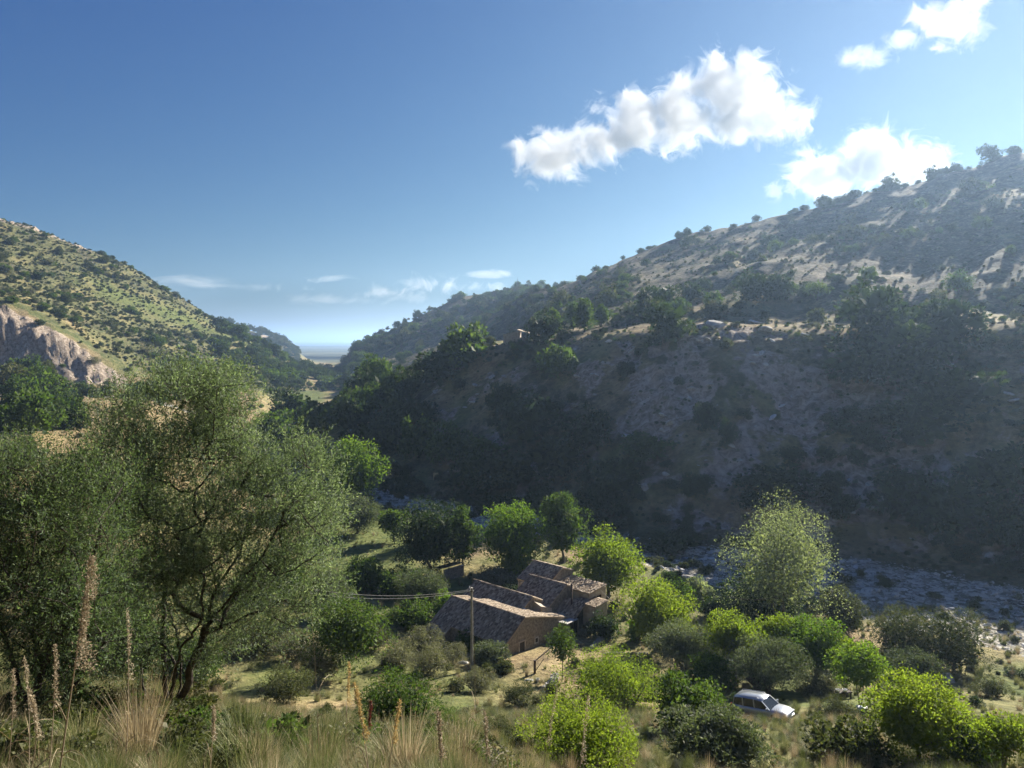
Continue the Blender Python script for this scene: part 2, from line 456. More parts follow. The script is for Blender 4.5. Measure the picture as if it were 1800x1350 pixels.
def masks(X, Y, z, px, D):
    river = river_mask(px, D)
    rock = rock_mask(X, Y, z, px, D)
    e = np.interp(px, PXG, RE); f = np.interp(px, PXG, RB2)
    t = (D - f) / np.maximum(e - f, 1)
    nz = fbm(X / 30., Y / 30., 3); nz2 = fbm(X / 9., Y / 9., 3)
    scrub = np.full_like(D, .0)
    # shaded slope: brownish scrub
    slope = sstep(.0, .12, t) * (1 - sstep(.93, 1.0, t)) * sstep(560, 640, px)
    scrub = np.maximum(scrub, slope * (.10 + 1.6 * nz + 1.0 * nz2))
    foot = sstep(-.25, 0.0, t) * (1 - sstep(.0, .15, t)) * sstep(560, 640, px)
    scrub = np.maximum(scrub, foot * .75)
    # upper hill: dry grass broken by scrub
    up = sstep(1.0, 1.15, t) * sstep(620, 700, px)
    scrub = np.maximum(scrub, up * np.clip(sstep(-.3, .3, nz + .3 * sstep(1.3, 2.2, t) + .5 * nz2), 0, 1) * .9)
    # left hill
    lh = (1 - sstep(470, 540, px)) * sstep(455, 490, D)
    scrub = np.maximum(scrub, lh * np.clip(.55 + 1.1 * nz, 0, 1) * .85)
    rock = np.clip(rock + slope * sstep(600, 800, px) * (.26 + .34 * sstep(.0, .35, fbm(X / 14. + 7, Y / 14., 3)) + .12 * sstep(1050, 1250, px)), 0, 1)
    far = sstep(1720, 1850, D)
    green = np.clip(.35 + .25 * (1 - sstep(115, 150, D)) + 1.1 * fbm(X / 18., Y / 18., 3), 0, 1)
    green = np.where(lh > .5, np.clip(.9 + nz, 0, 1), green)
    # the open grassy strip running down the left hill
    sy = (D - np.interp(px, [-900, 120, 240, 420, 600], [600, 640, 668, 765, 820])) / 28.0
    strip = np.exp(-sy * sy) * sstep(60, 190, px) * (1 - sstep(430, 470, px))
    scrub = scrub * (1 - strip)
    green = green * (1 - .25 * strip) + .28 * strip
    # lawn by the farm, vineyard field far down the valley, dry fields on the left
    lawn = sstep(520, 560, px) * (1 - sstep(720, 760, px)) * sstep(112, 120, D) * (1 - sstep(160, 168, D))
    green = np.maximum(green, lawn)
    field = sstep(400, 430, px) * (1 - sstep(560, 585, px)) * sstep(455, 480, D) * (1 - sstep(575, 590, D))
    green = np.maximum(green, field * 1.0)
    dryf = (1 - sstep(440, 480, px)) * sstep(165, 185, D) * (1 - sstep(425, 440, D))
    green = green * (1 - .75 * dryf)
    yard = np.exp(-(((X - 6) / 9.) ** 2 + ((Y - 87) / 8.) ** 2))
    green = green * (1 - .8 * yard)
    right = sstep(1250, 1350, px) * (1 - sstep(70, 90, D)) * sstep(20, 50, D)
    green = np.maximum(green, right * .7)
    plat = np.exp(-((t - 1.12) / .12) ** 2) * sstep(820, 900, px)
    scrub = scrub * (1 - .45 * plat); green = green * (1 - .7 * plat)
    return dict(gravel=river, rock=rock, scrub=np.clip(scrub, 0, 1), green=np.clip(green, 0, 1), far=far)

# polar sheet around the camera: dense where the photograph looks, reaching past the horizon
th = np.concatenate([np.linspace(-math.pi, -.9, 60, endpoint=False), np.linspace(-.9, .92, 700), np.linspace(.92, math.pi, 60)[1:]])
rr = np.concatenate([[0.02], np.exp(np.linspace(math.log(.8), math.log(90), 170, endpoint=False)), np.exp(np.linspace(math.log(90), math.log(900), 330, endpoint=False)), np.exp(np.linspace(math.log(900), math.log(70000), 60))])
TH, RR = np.meshgrid(th, rr, indexing='ij')
GX = RR * np.sin(TH); GY = RR * np.cos(TH)
GZ = ground(GX.ravel(), GY.ravel()).reshape(GX.shape)
nt_, nr_ = GX.shape
idx = np.arange(nt_ * nr_).reshape(nt_, nr_)
q = np.stack([idx[:-1, :-1], idx[:-1, 1:], idx[1:, 1:], idx[1:, :-1]], -1).reshape(-1, 4)[:, ::-1]
MG = ground_mat()
me = mesh_np('ground', np.stack([GX.ravel(), GY.ravel(), GZ.ravel()], 1), q, [MG], True)
pxv, Dv, _, _ = to_pd(GX.ravel(), GY.ravel())
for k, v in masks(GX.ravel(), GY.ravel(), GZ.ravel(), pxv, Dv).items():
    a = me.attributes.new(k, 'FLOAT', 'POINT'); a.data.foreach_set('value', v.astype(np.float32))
obj('ground', me, kind='structure')

# sea on the horizon
m, n, out = mat_new('sea_water')
p = N(n, 'ShaderNodeBsdfPrincipled'); p.inputs['Base Color'].default_value = (.03, .07, .11, 1); p.inputs['Roughness'].default_value = .35
n.links.new(p.outputs[0], out.inputs[0])
S = 69000.
obj('sea', mesh_np('sea', np.array([[-S, 8000, -67], [S, 8000, -67], [S, S, -67], [-S, S, -67]]), np.array([[0, 1, 2, 3]]), [m]), kind='structure')

# ------------------------------------------------------------------ haze
hz, n, out = mat_new('haze_air')
pv = N(n, 'ShaderNodeVolumePrincipled')
pv.inputs['Color'].default_value = (.46, .67, 1.0, 1)
pv.inputs['Density'].default_value = 0.00013
pv.inputs['Anisotropy'].default_value = 0.6
n.links.new(pv.outputs[0], out.inputs['Volume'])
B = 72000.
V = np.array([[x, y, z] for z in (-100., 190.) for y in (-B, B) for x in (-B, B)])
Q = np.array([[0, 2, 3, 1], [4, 5, 7, 6], [0, 1, 5, 4], [2, 6, 7, 3], [0, 4, 6, 2], [1, 3, 7, 5]])
obj('haze', mesh_np('haze', V, Q, [hz]), kind='stuff')
# ------------------------------------------------------------------ foliage and bark materials
M_FRESH = leaf_mat('fresh_leaves', (.035, .065, .012), (.085, .135, .022), (.15, .20, .035), .48)
M_YELLOW = leaf_mat('yellow_green_leaves', (.06, .085, .012), (.125, .165, .022), (.21, .24, .04), .5)
M_MID = leaf_mat('mid_green_leaves', (.022, .042, .012), (.05, .08, .02), (.10, .135, .035), .4)
M_DARK = leaf_mat('dark_evergreen_leaves', (.012, .024, .010), (.028, .045, .016), (.06, .085, .03), .25)
M_OLIVE = leaf_mat('olive_leaves', (.035, .047, .030), (.085, .10, .062), (.17, .185, .125), .28)
M_SILVER = leaf_mat('silver_poplar_leaves', (.07, .085, .05), (.16, .18, .11), (.30, .31, .21), .4)
M_SCRUB = leaf_mat('scrub_leaves', (.022, .030, .014), (.052, .060, .026), (.12, .12, .055), .28)
M_GREYSCRUB = leaf_mat('grey_scrub_leaves', (.07, .068, .045), (.14, .135, .09), (.24, .225, .155), .25)
M_BARK = simple('bark', [(.3, (.035, .028, .022)), (.5, (.09, .075, .06)), (.7, (.16, .14, .115))], 9, .9, .03, 30)
M_BARKD = simple('dark_bark', [(.3, (.02, .017, .014)), (.5, (.05, .04, .032)), (.7, (.10, .085, .07))], 12, .9, .02, 40)

def unit(v):
    return v / np.maximum(np.linalg.norm(v, axis=-1, keepdims=True), 1e-9)

def leaf_quads(P, A, R, ln, wd, fold=.0):
    """rhombic leaves: base P, axis A, random vector R for the blade's plane, length ln, width wd"""
    A = unit(A); B = unit(np.cross(A, R)); n = len(P)
    ln = np.broadcast_to(np.asarray(ln, float).reshape(-1, 1), (n, 1)); wd = np.broadcast_to(np.asarray(wd, float).reshape(-1, 1), (n, 1))
    v0 = P; v2 = P + A * ln; mid = P + A * ln * .45
    V = np.stack([v0, mid - B * wd / 2, v2, mid + B * wd / 2], 1).reshape(-1, 3)
    Q = np.arange(n * 4).reshape(n, 4)
    return V, Q

def tubes(chains, sides=6):
    """chains: list of (points (k,3), radii (k,)) -> V, Q"""
    VV = []; QQ = []; off = 0
    ang = np.arange(sides) * 2 * np.pi / sides
    for P, r in chains:
        P = np.asarray(P, float); r = np.asarray(r, float); k = len(P)
        T = np.gradient(P, axis=0); T = unit(T)
        up = np.array([0.3, .1, 1.0]); s = unit(np.cross(T, up + 1e-3)); b = np.cross(T, s)
        ring = P[:, None] + r[:, None, None] * (np.cos(ang)[None, :, None] * s[:, None] + np.sin(ang)[None, :, None] * b[:, None])
        VV.append(ring.reshape(-1, 3))
        i = np.arange(k - 1)[:, None] * sides; j = np.arange(sides)[None]; j2 = (j + 1) % sides
        QQ.append((np.stack([i + j, i + j2, i + sides + j2, i + sides + j], -1).reshape(-1, 4)) + off)
        off += k * sides
    return np.concatenate(VV), np.concatenate(QQ)

def crown_data(W, H, zc, n, ls, seed, shape='round', aspect=.55, clumps=None, open_=.0, W2=None):
    r = np.random.default_rng(seed)
    W2 = W2 or W
    nc = clumps or int(34 + 5 * W)
    d = unit(r.normal(size=(nc, 3)))
    lo = -.8
    d[:, 2] = np.where(d[:, 2] < lo, -d[:, 2], d[:, 2])
    ph = r.uniform(0, 6.28, 6)
    lump = 1 + .16 * np.sin(3 * np.arctan2(d[:, 1], d[:, 0]) + ph[0]) * np.cos(2 * d[:, 2] + ph[1]) + .12 * np.sin(5 * np.arctan2(d[:, 0], d[:, 1]) + ph[2]) + r.normal(0, .07, nc)
    rad = (.74 + .14 * r.random(nc)) * lump
    inner = r.random(nc) < .22
    rad = np.where(inner, rad * r.uniform(.2, .8, nc), rad)
    S = np.array([W / 2, W2 / 2, H / 2])
    C = d * rad[:, None] * S
    if shape == 'spire':
        f = 1 - .75 * np.clip((C[:, 2] + H / 2) / H, 0, 1); C[:, :2] *= f[:, None] * 1.3
    if shape == 'umbrella':
        C[:, 2] = np.where(C[:, 2] < 0, C[:, 2] * .35, C[:, 2])
    if shape == 'egg':
        f = 1.12 - .45 * np.clip((C[:, 2] + H / 2) / H, 0, 1); C[:, :2] *= f[:, None]
    rc = r.uniform(.15, .27, nc) * min(W, (H + W) / 2) * (.62 if shape == 'spire' else .8)
    wgt = rc ** 2; wgt /= wgt.sum()
    k = r.choice(nc, n, p=wgt)
    dd = unit(r.normal(size=(n, 3)) + .5 * unit(C[k] / S) + np.array([0, 0, .25]))
    P = C[k] + dd * (rc[k] * r.uniform(.45, 1.08, n) ** .7)[:, None] * np.array([1, 1, .8])
    P += r.normal(0, .03 * W, (n, 3)) * (r.random((n, 1)) < .25)
    A = dd * .7 + r.normal(0, .55, (n, 3)) + np.array([0, 0, -.15])
    R = r.normal(size=(n, 3)) + .6 * np.cross(dd, r.normal(size=(n, 3)))
    ln = ls * r.uniform(.7, 1.4, n)
    ni = n // 7                                   # bigger leaf sprays deep inside, so the crown is not see-through
    ln[:ni] *= 2.6
    P[:ni] = unit(r.normal(size=(ni, 3))) * S * (r.uniform(.1, 1, (ni, 1)) ** .5 * .72)
    if shape == 'spire': P[:ni, :2] *= .5
    P[:, 2] += zc
    P[:, 2] = np.maximum(P[:, 2], .02)
    V, Q = leaf_quads(P, A, R, ln, ln * aspect)
    C[:, 2] += zc
    return V, Q, C

def limbs(C, base_r, height, seed, nb=9, spread=0.0, stems=1):
    r = np.random.default_rng(seed + 5)
    ch = []
    sel = r.choice(len(C), min(nb, len(C)), replace=False)
    fork = height
    for s in range(stems):
        off = np.array([r.normal(0, spread), r.normal(0, spread), 0])
        top = np.array([off[0] * 1.6 + r.normal(0, base_r), off[1] * 1.6 + r.normal(0, base_r), fork])
        z = np.linspace(0, 1, 6)[:, None]
        P = off * .3 * (1 - z) + top * z + np.sin(z * 5 + s) * base_r * .5 * np.array([1, .6, 0])
        P[0, 2] = -.4
        ch.append((P, base_r * (1.25 - .6 * z[:, 0]) / stems ** .5))
        for i in sel[s::stems]:
            e = C[i]; t = np.linspace(0, 1, 6)[:, None]
            mid = (top + e) / 2 + np.array([0, 0, -.08 * np.linalg.norm(e - top)]) + r.normal(0, .05, 3) * np.linalg.norm(e - top)
            B = (1 - t) ** 2 * top + 2 * t * (1 - t) * mid + t * t * e
            ch.append((B, base_r * (.6 * (1 - t[:, 0]) + .06) / stems ** .5))
    return tubes(ch, 6)

def solve_plant(px, top, bot, wpx, base=None, ymin=0, ymax=1e9):
    """turn the photograph's outline into a place and a size in metres"""
    if base is None:
        g = at(px, bot, ymin, ymax)
        W = wpx * g.y / F
        Y = g.y + W * .36
        X = (px - 900) / F * Y
        W = wpx * Y / F
    else:
        g = at(px, base, ymin, ymax); Y = g.y; X = g.x; W = wpx * Y / F
    zg = gz(X, Y)
    tphi = abs(zg) / Y
    if base is None:
        lo, hi = .3, 60
        for _ in range(30):
            H = (lo + hi) / 2; zc = zg + H * .42
            t = HORIZ - (zc / Y) * F - F / Y * math.hypot(H / 2, W / 2 * tphi)
            if t < top: hi = H
            else: lo = H
        return X, Y, zg, W, H, H * .42
    e = (bot - top) / 2 * Y / F
    H = 2 * math.sqrt(max(e * e - (W / 2 * tphi) ** 2, (e * .6) ** 2))
    zc = -((top + bot) / 2 - HORIZ) / F * Y - zg
    zc = max(zc, H * .42)
    return X, Y, zg, W, H, zc

KINDS = dict(
    fresh=('broadleaf_tree', 'tree', M_FRESH, .62), yellow=('broadleaf_tree', 'tree', M_YELLOW, .62), mid=('leafy_tree', 'tree', M_MID, .6),
    dark=('evergreen_tree', 'tree', M_DARK, .6), olive=('olive_tree', 'olive tree', M_OLIVE, .34), poplar=('poplar_tree', 'poplar', M_SILVER, .75))

_seed = [100]
def plant(px, top, bot, wpx, kind, label, base=None, shape='round', n=None, ls=None, trunk=None, group=None, mat=None, ymin=0, ymax=1e9, name=None, cat=None, open_=0, W2=None, dens=1.0, stems=1):
    _seed[0] += 1
    X, Y, zg, W, H, zc = solve_plant(px, top, bot, wpx, base, ymin, ymax)
    nm, ct, mt, asp = KINDS[kind]
    mt = mat or mt
    ls = ls or max(.19, .0026 * Y) * (1.0 if kind != 'olive' else .95)
    area = math.pi * W * (W + H) * .5
    n = n or int(min(9500 if ls >= .2 else 16000, dens * 1.9 * area / (ls * ls * asp)))
    W_ = W * 1.05
    bush = trunk is False
    V, Q, C = crown_data(W_, H * 1.04, zc, n, ls, _seed[0], shape if not bush else 'bush', asp, W2=W2)
    if bush:
        nm = name or 'shrub'; ct = cat or 'shrub'
        V2, Q2 = limbs(C, .035 * W, H * .15, _seed[0], 8, .08 * W, 2)
        V = np.concatenate([V, V2]); me = mesh_np(nm, V, Q, [mt])
        o = obj(nm, me, None, (X, Y, zg), label=label, category=ct, group=group)
        sm = mesh_np('stems', V2, Q2, [M_BARK], True)
        obj('stems', sm, o)
        return o
    t = thing(name or nm, label, cat or ct, (X, Y, zg), 0, group)
    obj('crown', mesh_np('crown', V, Q, [mt]), t)
    hh = max(zc - H * .32, .35)
    V2, Q2 = limbs(C, trunk or (.022 * W + .05), hh, _seed[0], 11, .05 * W if stems > 1 else 0, stems)
    obj('trunk', mesh_np('trunk', V2, Q2, [M_BARK], True), t)
    return t

# ------------------------------------------------------------------ the trees and bushes round the farm (photograph px, crown top, crown bottom, width)
plant(614, 1050, 1168, 138, 'fresh', 'round green tree on a dark trunk on the grassy bank left of the farmhouse', base=1190, mat=M_MID, trunk=.11, dens=1.2)
plant(757, 888, 1002, 112, 'dark', 'big dense dark green tree behind the farm, right of the lawn', base=1004, dens=1.3)
plant(812, 890, 1000, 52, 'mid', 'narrow pale green tree joined to the right side of the big dark tree', base=1003, shape='egg')
plant(897, 893, 992, 118, 'fresh', 'wide loose light green tree behind the farmhouse roofs', base=1000)
plant(990, 870, 985, 84, 'mid', 'tall tree behind the farmhouse with a pale top and dark lower crown', base=990, shape='egg', W2=9)
plant(1068, 938, 1050, 118, 'yellow', 'lush bright yellow green tree right behind the flat roofed room of the farmhouse', base=1052, dens=1.25)
plant(905, 968, 1008, 62, 'yellow', 'small rounded yellow green bush against the rearmost roof', trunk=False)
plant(1152, 1028, 1142, 124, 'yellow', 'large bright green tree right of the farmhouse, above the track', base=1146, dens=1.2)
plant(1376, 893, 1092, 190, 'poplar', 'tall silvery poplar standing alone beside the gravel river bed', base=1112, trunk=.4, shape='egg', dens=1.0, stems=2, ls=.175)
plant(1345, 1003, 1104, 146, 'dark', 'wide dark bush in front of the silvery poplar', trunk=False, dens=1.3)
plant(1481, 1038, 1122, 76, 'olive', 'rounded grey green bush at the right foot of the poplar', trunk=False, mat=M_SCRUB)
plant(1590, 1070, 1176, 112, 'olive', 'left half of the big pair of blue green willow bushes by the river', trunk=False, mat=M_SCRUB, dens=1.2)
plant(1672, 1072, 1190, 124, 'olive', 'right half of the big pair of blue green willow bushes by the river', trunk=False, mat=M_SCRUB, dens=1.2)
plant(1603, 1145, 1203, 104, 'olive', 'low grey green bush just below the pair of willow bushes', trunk=False)
plant(1292, 1078, 1165, 90, 'yellow', 'leftmost bright green tree of the orchard row below the poplar', base=1205)
plant(1366, 1080, 1160, 84, 'yellow', 'second bright green tree from the left in the orchard row below the poplar', base=1195)
plant(1432, 1088, 1192, 112, 'fresh', 'largest bright green tree of the orchard row, right of the middle', base=1206)
plant(1486, 1120, 1196, 62, 'yellow', 'small bright green tree left of the two-trunked tree in the orchard row', base=1212)
plant(1512, 1132, 1212, 84, 'fresh', 'slender bright green tree on two thin trunks, rightmost of the orchard row', base=1240, trunk=.07, stems=2)
plant(1203, 1095, 1172, 122, 'olive', 'grey olive tree with a forked trunk between the bright trees right of the farm', base=1184, stems=2)
plant(1350, 1122, 1210, 126, 'olive', 'grey olive tree right behind the parked silver car', base=1222, stems=2)
plant(1252, 1152, 1216, 78, 'fresh', 'round green bush between the two grey olive trees', trunk=False)
plant(1614, 1190, 1340, 172, 'yellow', 'big domed bright green tree at the lower right, nearest in the orchard', base=1344, trunk=.12, dens=1.3, ls=.115)
plant(1762, 1250, 1335, 96, 'yellow', 'bright green bushy tree on bare forked stems in the bottom right corner', base=1352, stems=2, trunk=.08, ls=.12)
plant(1700, 1268, 1350, 86, 'fresh', 'green bush between the domed tree and the corner tree', trunk=False, mat=M_MID)
plant(1212, 1185, 1300, 132, 'mid', 'dark green leafy bush left of the car, below the olive tree', trunk=False, mat=M_MID)
plant(1258, 1240, 1352, 176, 'olive', 'wide pale grey green bush at the bottom edge below the car', trunk=False, dens=1.2)
plant(1490, 1262, 1352, 150, 'mid', 'mottled green thicket at the bottom edge between the car and the domed tree', trunk=False, mat=M_SCRUB)
plant(1015, 1222, 1362, 215, 'yellow', 'glowing yellow green bush at the bottom edge right of centre', trunk=False, dens=1.0, ls=.085)
plant(1076, 1142, 1250, 170, 'yellow', 'loose yellow green bush between the farmyard and the bottom of the picture', trunk=False, ls=.12)
plant(988, 1102, 1172, 46, 'olive', 'slim olive sapling in the farmyard in front of the stone wall', base=1196, trunk=.06, mat=M_MID, dens=.6)
plant(1062, 1080, 1126, 56, 'dark', 'small dark round bush beside the track right of the farmhouse', trunk=False)
plant(640, 984, 1046, 78, 'mid', 'dark green bush behind the lawn hedge, left of the yellowish hedge', trunk=False)
plant(702, 1002, 1056, 88, 'yellow', 'yellowish green hedge bush left of the grey olive by the farm', trunk=False, mat=M_MID)
plant(742, 1003, 1072, 84, 'olive', 'grey olive tree just left of the farmhouse roofs', base=1078)
plant(726, 1056, 1112, 76, 'mid', 'leafy bush with pale leaf tips at the left foot of the farmhouse roof', trunk=False)
plant(787, 1044, 1100, 60, 'fresh', 'green climber bush leaning on the left end of the tiled roof', trunk=False)
plant(620, 778, 880, 98, 'fresh', 'large light green tree behind the near olive, above the river', base=888, mat=M_FRESH, dens=1.25)
plant(627, 876, 934, 80, 'olive', 'grey olive tree at the top end of the lawn', base=938)
plant(692, 896, 940, 50, 'mid', 'small thin tree at the right end of the lawn', base=952)
plant(580, 1005, 1068, 78, 'olive', 'small olive tree half hidden right of the big near olive', base=1082)
plant(1224, 1018, 1062, 44, 'poplar', 'small pale silvery bush between the bright tree and the poplar', trunk=False)
plant(1185, 1018, 1072, 62, 'fresh', 'loose green bush with brown tips behind the large bright tree', trunk=False)
plant(1256, 1052, 1092, 50, 'dark', 'low dark bush left of the dark poplar bush', trunk=False)
plant(1225, 1110, 1150, 60, 'olive', 'small grey bush above the left grey olive tree', trunk=False)
plant(870, 1000, 1030, 70, 'olive', 'low dry grassy bush on the bank behind the middle roof', trunk=False, mat=M_GREYSCRUB)
plant(835, 1108, 1146, 60, 'mid', 'green creeper at the foot of the front roof by the pole', trunk=False, mat=M_MID)
plant(862, 1130, 1172, 66, 'olive', 'grey green shrub right of the utility pole', trunk=False)
plant(1120, 1090, 1130, 40, 'fresh', 'small bright bush at the left foot of the large bright tree', trunk=False)
plant(1000, 1010, 1040, 40, 'fresh', 'small green shrub behind the flat roof', trunk=False)
# ------------------------------------------------------------------ shrubs and trees on the hills
def gn_scatter(name, P, sc, rz, pi, protos, **props):
    me = bpy.data.meshes.new(name)
    me.vertices.add(len(P)); me.vertices.foreach_set('co', np.asarray(P, np.float32).ravel())
    for k, v, t in (('sc', sc, 'FLOAT'), ('rz', rz, 'FLOAT')):
        a = me.attributes.new(k, t, 'POINT'); a.data.foreach_set('value', np.asarray(v, np.float32))
    a = me.attributes.new('pi', 'INT', 'POINT'); a.data.foreach_set('value', np.asarray(pi, np.int32))
    me.update()
    o = obj(name, me, kind='stuff', **props)
    ng = bpy.data.node_groups.new(name, 'GeometryNodeTree')
    ng.interface.new_socket('Geometry', in_out='INPUT', socket_type='NodeSocketGeometry')
    ng.interface.new_socket('Geometry', in_out='OUTPUT', socket_type='NodeSocketGeometry')
    gi = ng.nodes.new('NodeGroupInput'); go = ng.nodes.new('NodeGroupOutput'); jn = ng.nodes.new('GeometryNodeJoinGeometry')
    def na(nm, dt):
        x = ng.nodes.new('GeometryNodeInputNamedAttribute'); x.data_type = dt; x.inputs['Name'].default_value = nm
        return [s for s in x.outputs if s.enabled and s.name == 'Attribute'][0]
    a_s, a_r, a_p = na('sc', 'FLOAT'), na('rz', 'FLOAT'), na('pi', 'INT')
    cx = ng.nodes.new('ShaderNodeCombineXYZ'); ng.links.new(a_r, cx.inputs[2])
    for k, po in enumerate(protos):
        oi = ng.nodes.new('GeometryNodeObjectInfo'); oi.transform_space = 'ORIGINAL'
        oi.inputs['Object'].default_value = po; oi.inputs['As Instance'].default_value = True
        cp = ng.nodes.new('FunctionNodeCompare'); cp.data_type = 'INT'; cp.operation = 'EQUAL'
        ins = [s for s in cp.inputs if s.enabled]
        ng.links.new(a_p, ins[0]); ins[1].default_value = k
        ip = ng.nodes.new('GeometryNodeInstanceOnPoints')
        ng.links.new(gi.outputs[0], ip.inputs['Points']); ng.links.new(cp.outputs[0], ip.inputs['Selection'])
        ng.links.new(oi.outputs['Geometry'], ip.inputs['Instance'])
        ng.links.new(cx.outputs[0], ip.inputs['Rotation']); ng.links.new(a_s, ip.inputs['Scale'])
        ng.links.new(ip.outputs[0], jn.inputs[0])
    ng.links.new(jn.outputs[0], go.inputs[0])
    md = o.modifiers.new('scatter', 'NODES'); md.node_group = ng
    return o

# unit bushes (about 2 m across), six shapes in three tones
PROTO = {}
for tone, mt in (('dark', M_DARK), ('scrub', M_SCRUB), ('mid', M_MID), ('grey', M_GREYSCRUB)):
    L_ = []
    for s in range(5):
        W_, H_ = 2.0, [1.5, 1.25, 1.7, 1.1, 1.4][s]
        V, Q, C = crown_data(W_, H_, H_ * .42, 1500 if tone != 'grey' else 1100, .13 if tone != 'grey' else .11, 900 + s * 7 + len(tone), 'bush', .6, clumps=[16, 22, 14, 26, 19][s])
        L_.append(mesh_np('shrub', V, Q, [mt]))
    PROTO[tone] = L_

for tone, mt in (('dark', M_DARK), ('scrub', M_SCRUB), ('mid', M_MID), ('grey', M_GREYSCRUB)):
    PROTO[tone + '_fine'] = []
    for s in range(2):
        V, Q, C = crown_data(2.0, 1.4, .6, 6500, .055, 990 + s * 7 + len(tone), 'bush', .42, clumps=[34, 46][s])
        PROTO[tone + '_fine'].append(mesh_np('shrub', V, Q, [mt]))
place = []   # (name, category, label, group, X, Y, size, tone, proto, sink, yscale)
def add_shrub(name, cat, label, group, X, Y, W, tone, pi, hs=1.0, force=False):
    place.append([name, cat, label, group, X, Y, W / 2.0, tone, pi, hs, force])

# the bushes one can point at: (px, foot py, width px, tone, height factor, label)
BIG = [
 (1560, 612, 128, 'dark', 1.0, 'big dark rounded bush on the terrace edge, left of a similar one'),
 (1682, 628, 132, 'dark', .95, 'big dark rounded bush on the terrace edge, right of a similar one'),
 (1178, 612, 74, 'dark', 1.2, 'dark bush with sunlit top at the end of the golden terrace'),
 (984, 672, 74, 'mid', 1.15, 'bush with bright top on the shaded slope below the ruined house'),
 (812, 652, 88, 'mid', 1.2, 'leafy bush on the spur left of the ruined house'),
 (775, 682, 90, 'dark', .8, 'dark bush below the leafy bush on the spur'),
 (661, 676, 62, 'mid', 1.1, 'round bush with lit top at the end of the spur'),
 (957, 612, 66, 'dark', .95, 'dark bush right of the ruined house'),
 (1158, 552, 84, 'dark', .9, 'wide dark bush above the golden terrace'),
 (1221, 530, 42, 'dark', 1.0, 'dark round bush right of the wide bush above the golden terrace'),
 (1332, 532, 62, 'dark', 1.0, 'left dark bush of a pair in the middle of the upper slope'),
 (1368, 530, 60, 'dark', 1.05, 'right dark bush of a pair in the middle of the upper slope'),
 (1513, 560, 52, 'scrub', 1.1, 'grey round bush just above the big terrace bushes'),
 (1440, 568, 34, 'scrub', 1.2, 'small round bush on the terrace left of the big bushes'),
 (1540, 700, 140, 'dark', .8, 'dark thicket on the shaded slope below the left big bush'),
 (1610, 690, 150, 'dark', .85, 'dark thicket on the shaded slope below both big bushes'),
 (1700, 750, 150, 'dark', .8, 'long dark thicket toward the right edge of the shaded slope'),
 (1640, 800, 110, 'dark', .8, 'dark bush in the gully right of the rock scars'),
 (1620, 930, 130, 'dark', .9, 'broad dark bush at the slope foot, right of the rock scars'),
 (1700, 960, 150, 'dark', .85, 'broad dark bush at the slope foot near the right edge'),
 (1780, 880, 120, 'dark', .8, 'dark bush on the slope at the right edge'),
 (1490, 922, 60, 'dark', 1.0, 'dark round bush at the foot of the rock scars'),
 (1385, 905, 130, 'dark', .6, 'low dark bush behind the poplar top'),
 (1530, 800, 55, 'dark', .8, 'small dark bush on the rock scars'),
 (1595, 868, 60, 'dark', .7, 'dark bush at the lower right of the rock scars'),
 (1480, 768, 40, 'dark', .8, 'small dark bush at the top of the rock scars'),
 (1246, 760, 48, 'dark', 1.5, 'upright dark bush left of the rock scars'),
 (1282, 788, 36, 'dark', 1.4, 'narrow dark bush beside the upright one by the rock scars'),
 (1226, 878, 50, 'dark', 1.1, 'dark round bush on the bare foot slope left of the poplar'),
 (1143, 820, 90, 'mid', .7, 'wide dark green bush in the middle of the shaded slope foot'),
 (1045, 800, 84, 'dark', 1.0, 'dark bush on the shaded slope above the river, centre'),
 (1090, 885, 96, 'dark', .95, 'dark bush beside the river above the rear roof'),
 (930, 800, 110, 'dark', .9, 'dark bush left of centre on the shaded slope foot'),
 (885, 735, 60, 'dark', 1.3, 'dark upright bush halfway up the shaded slope'),
 (846, 822, 80, 'mid', .8, 'green shaded bush above the yellow notice board'),
 (980, 850, 110, 'scrub', .8, 'grey green bush by the far river bank'),
 (1180, 975, 90, 'dark', .6, 'low purple dark thicket on the far edge of the gravel'),
 (890, 870, 100, 'scrub', .7, 'grey green bush on the far river bank right of the notice board'),
 (1330, 905, 60, 'dark', .8, 'dark low bush left of the poplar top'),
]
for px, py, wpx, tone, hs, lab in BIG:
    p = at(px, py, 60)
    W = wpx * p.y / F
    add_shrub('shrub', 'shrub', lab, None, p.x, p.y + W * .3, W * 1.1, tone, len(place) % 5, hs, True)

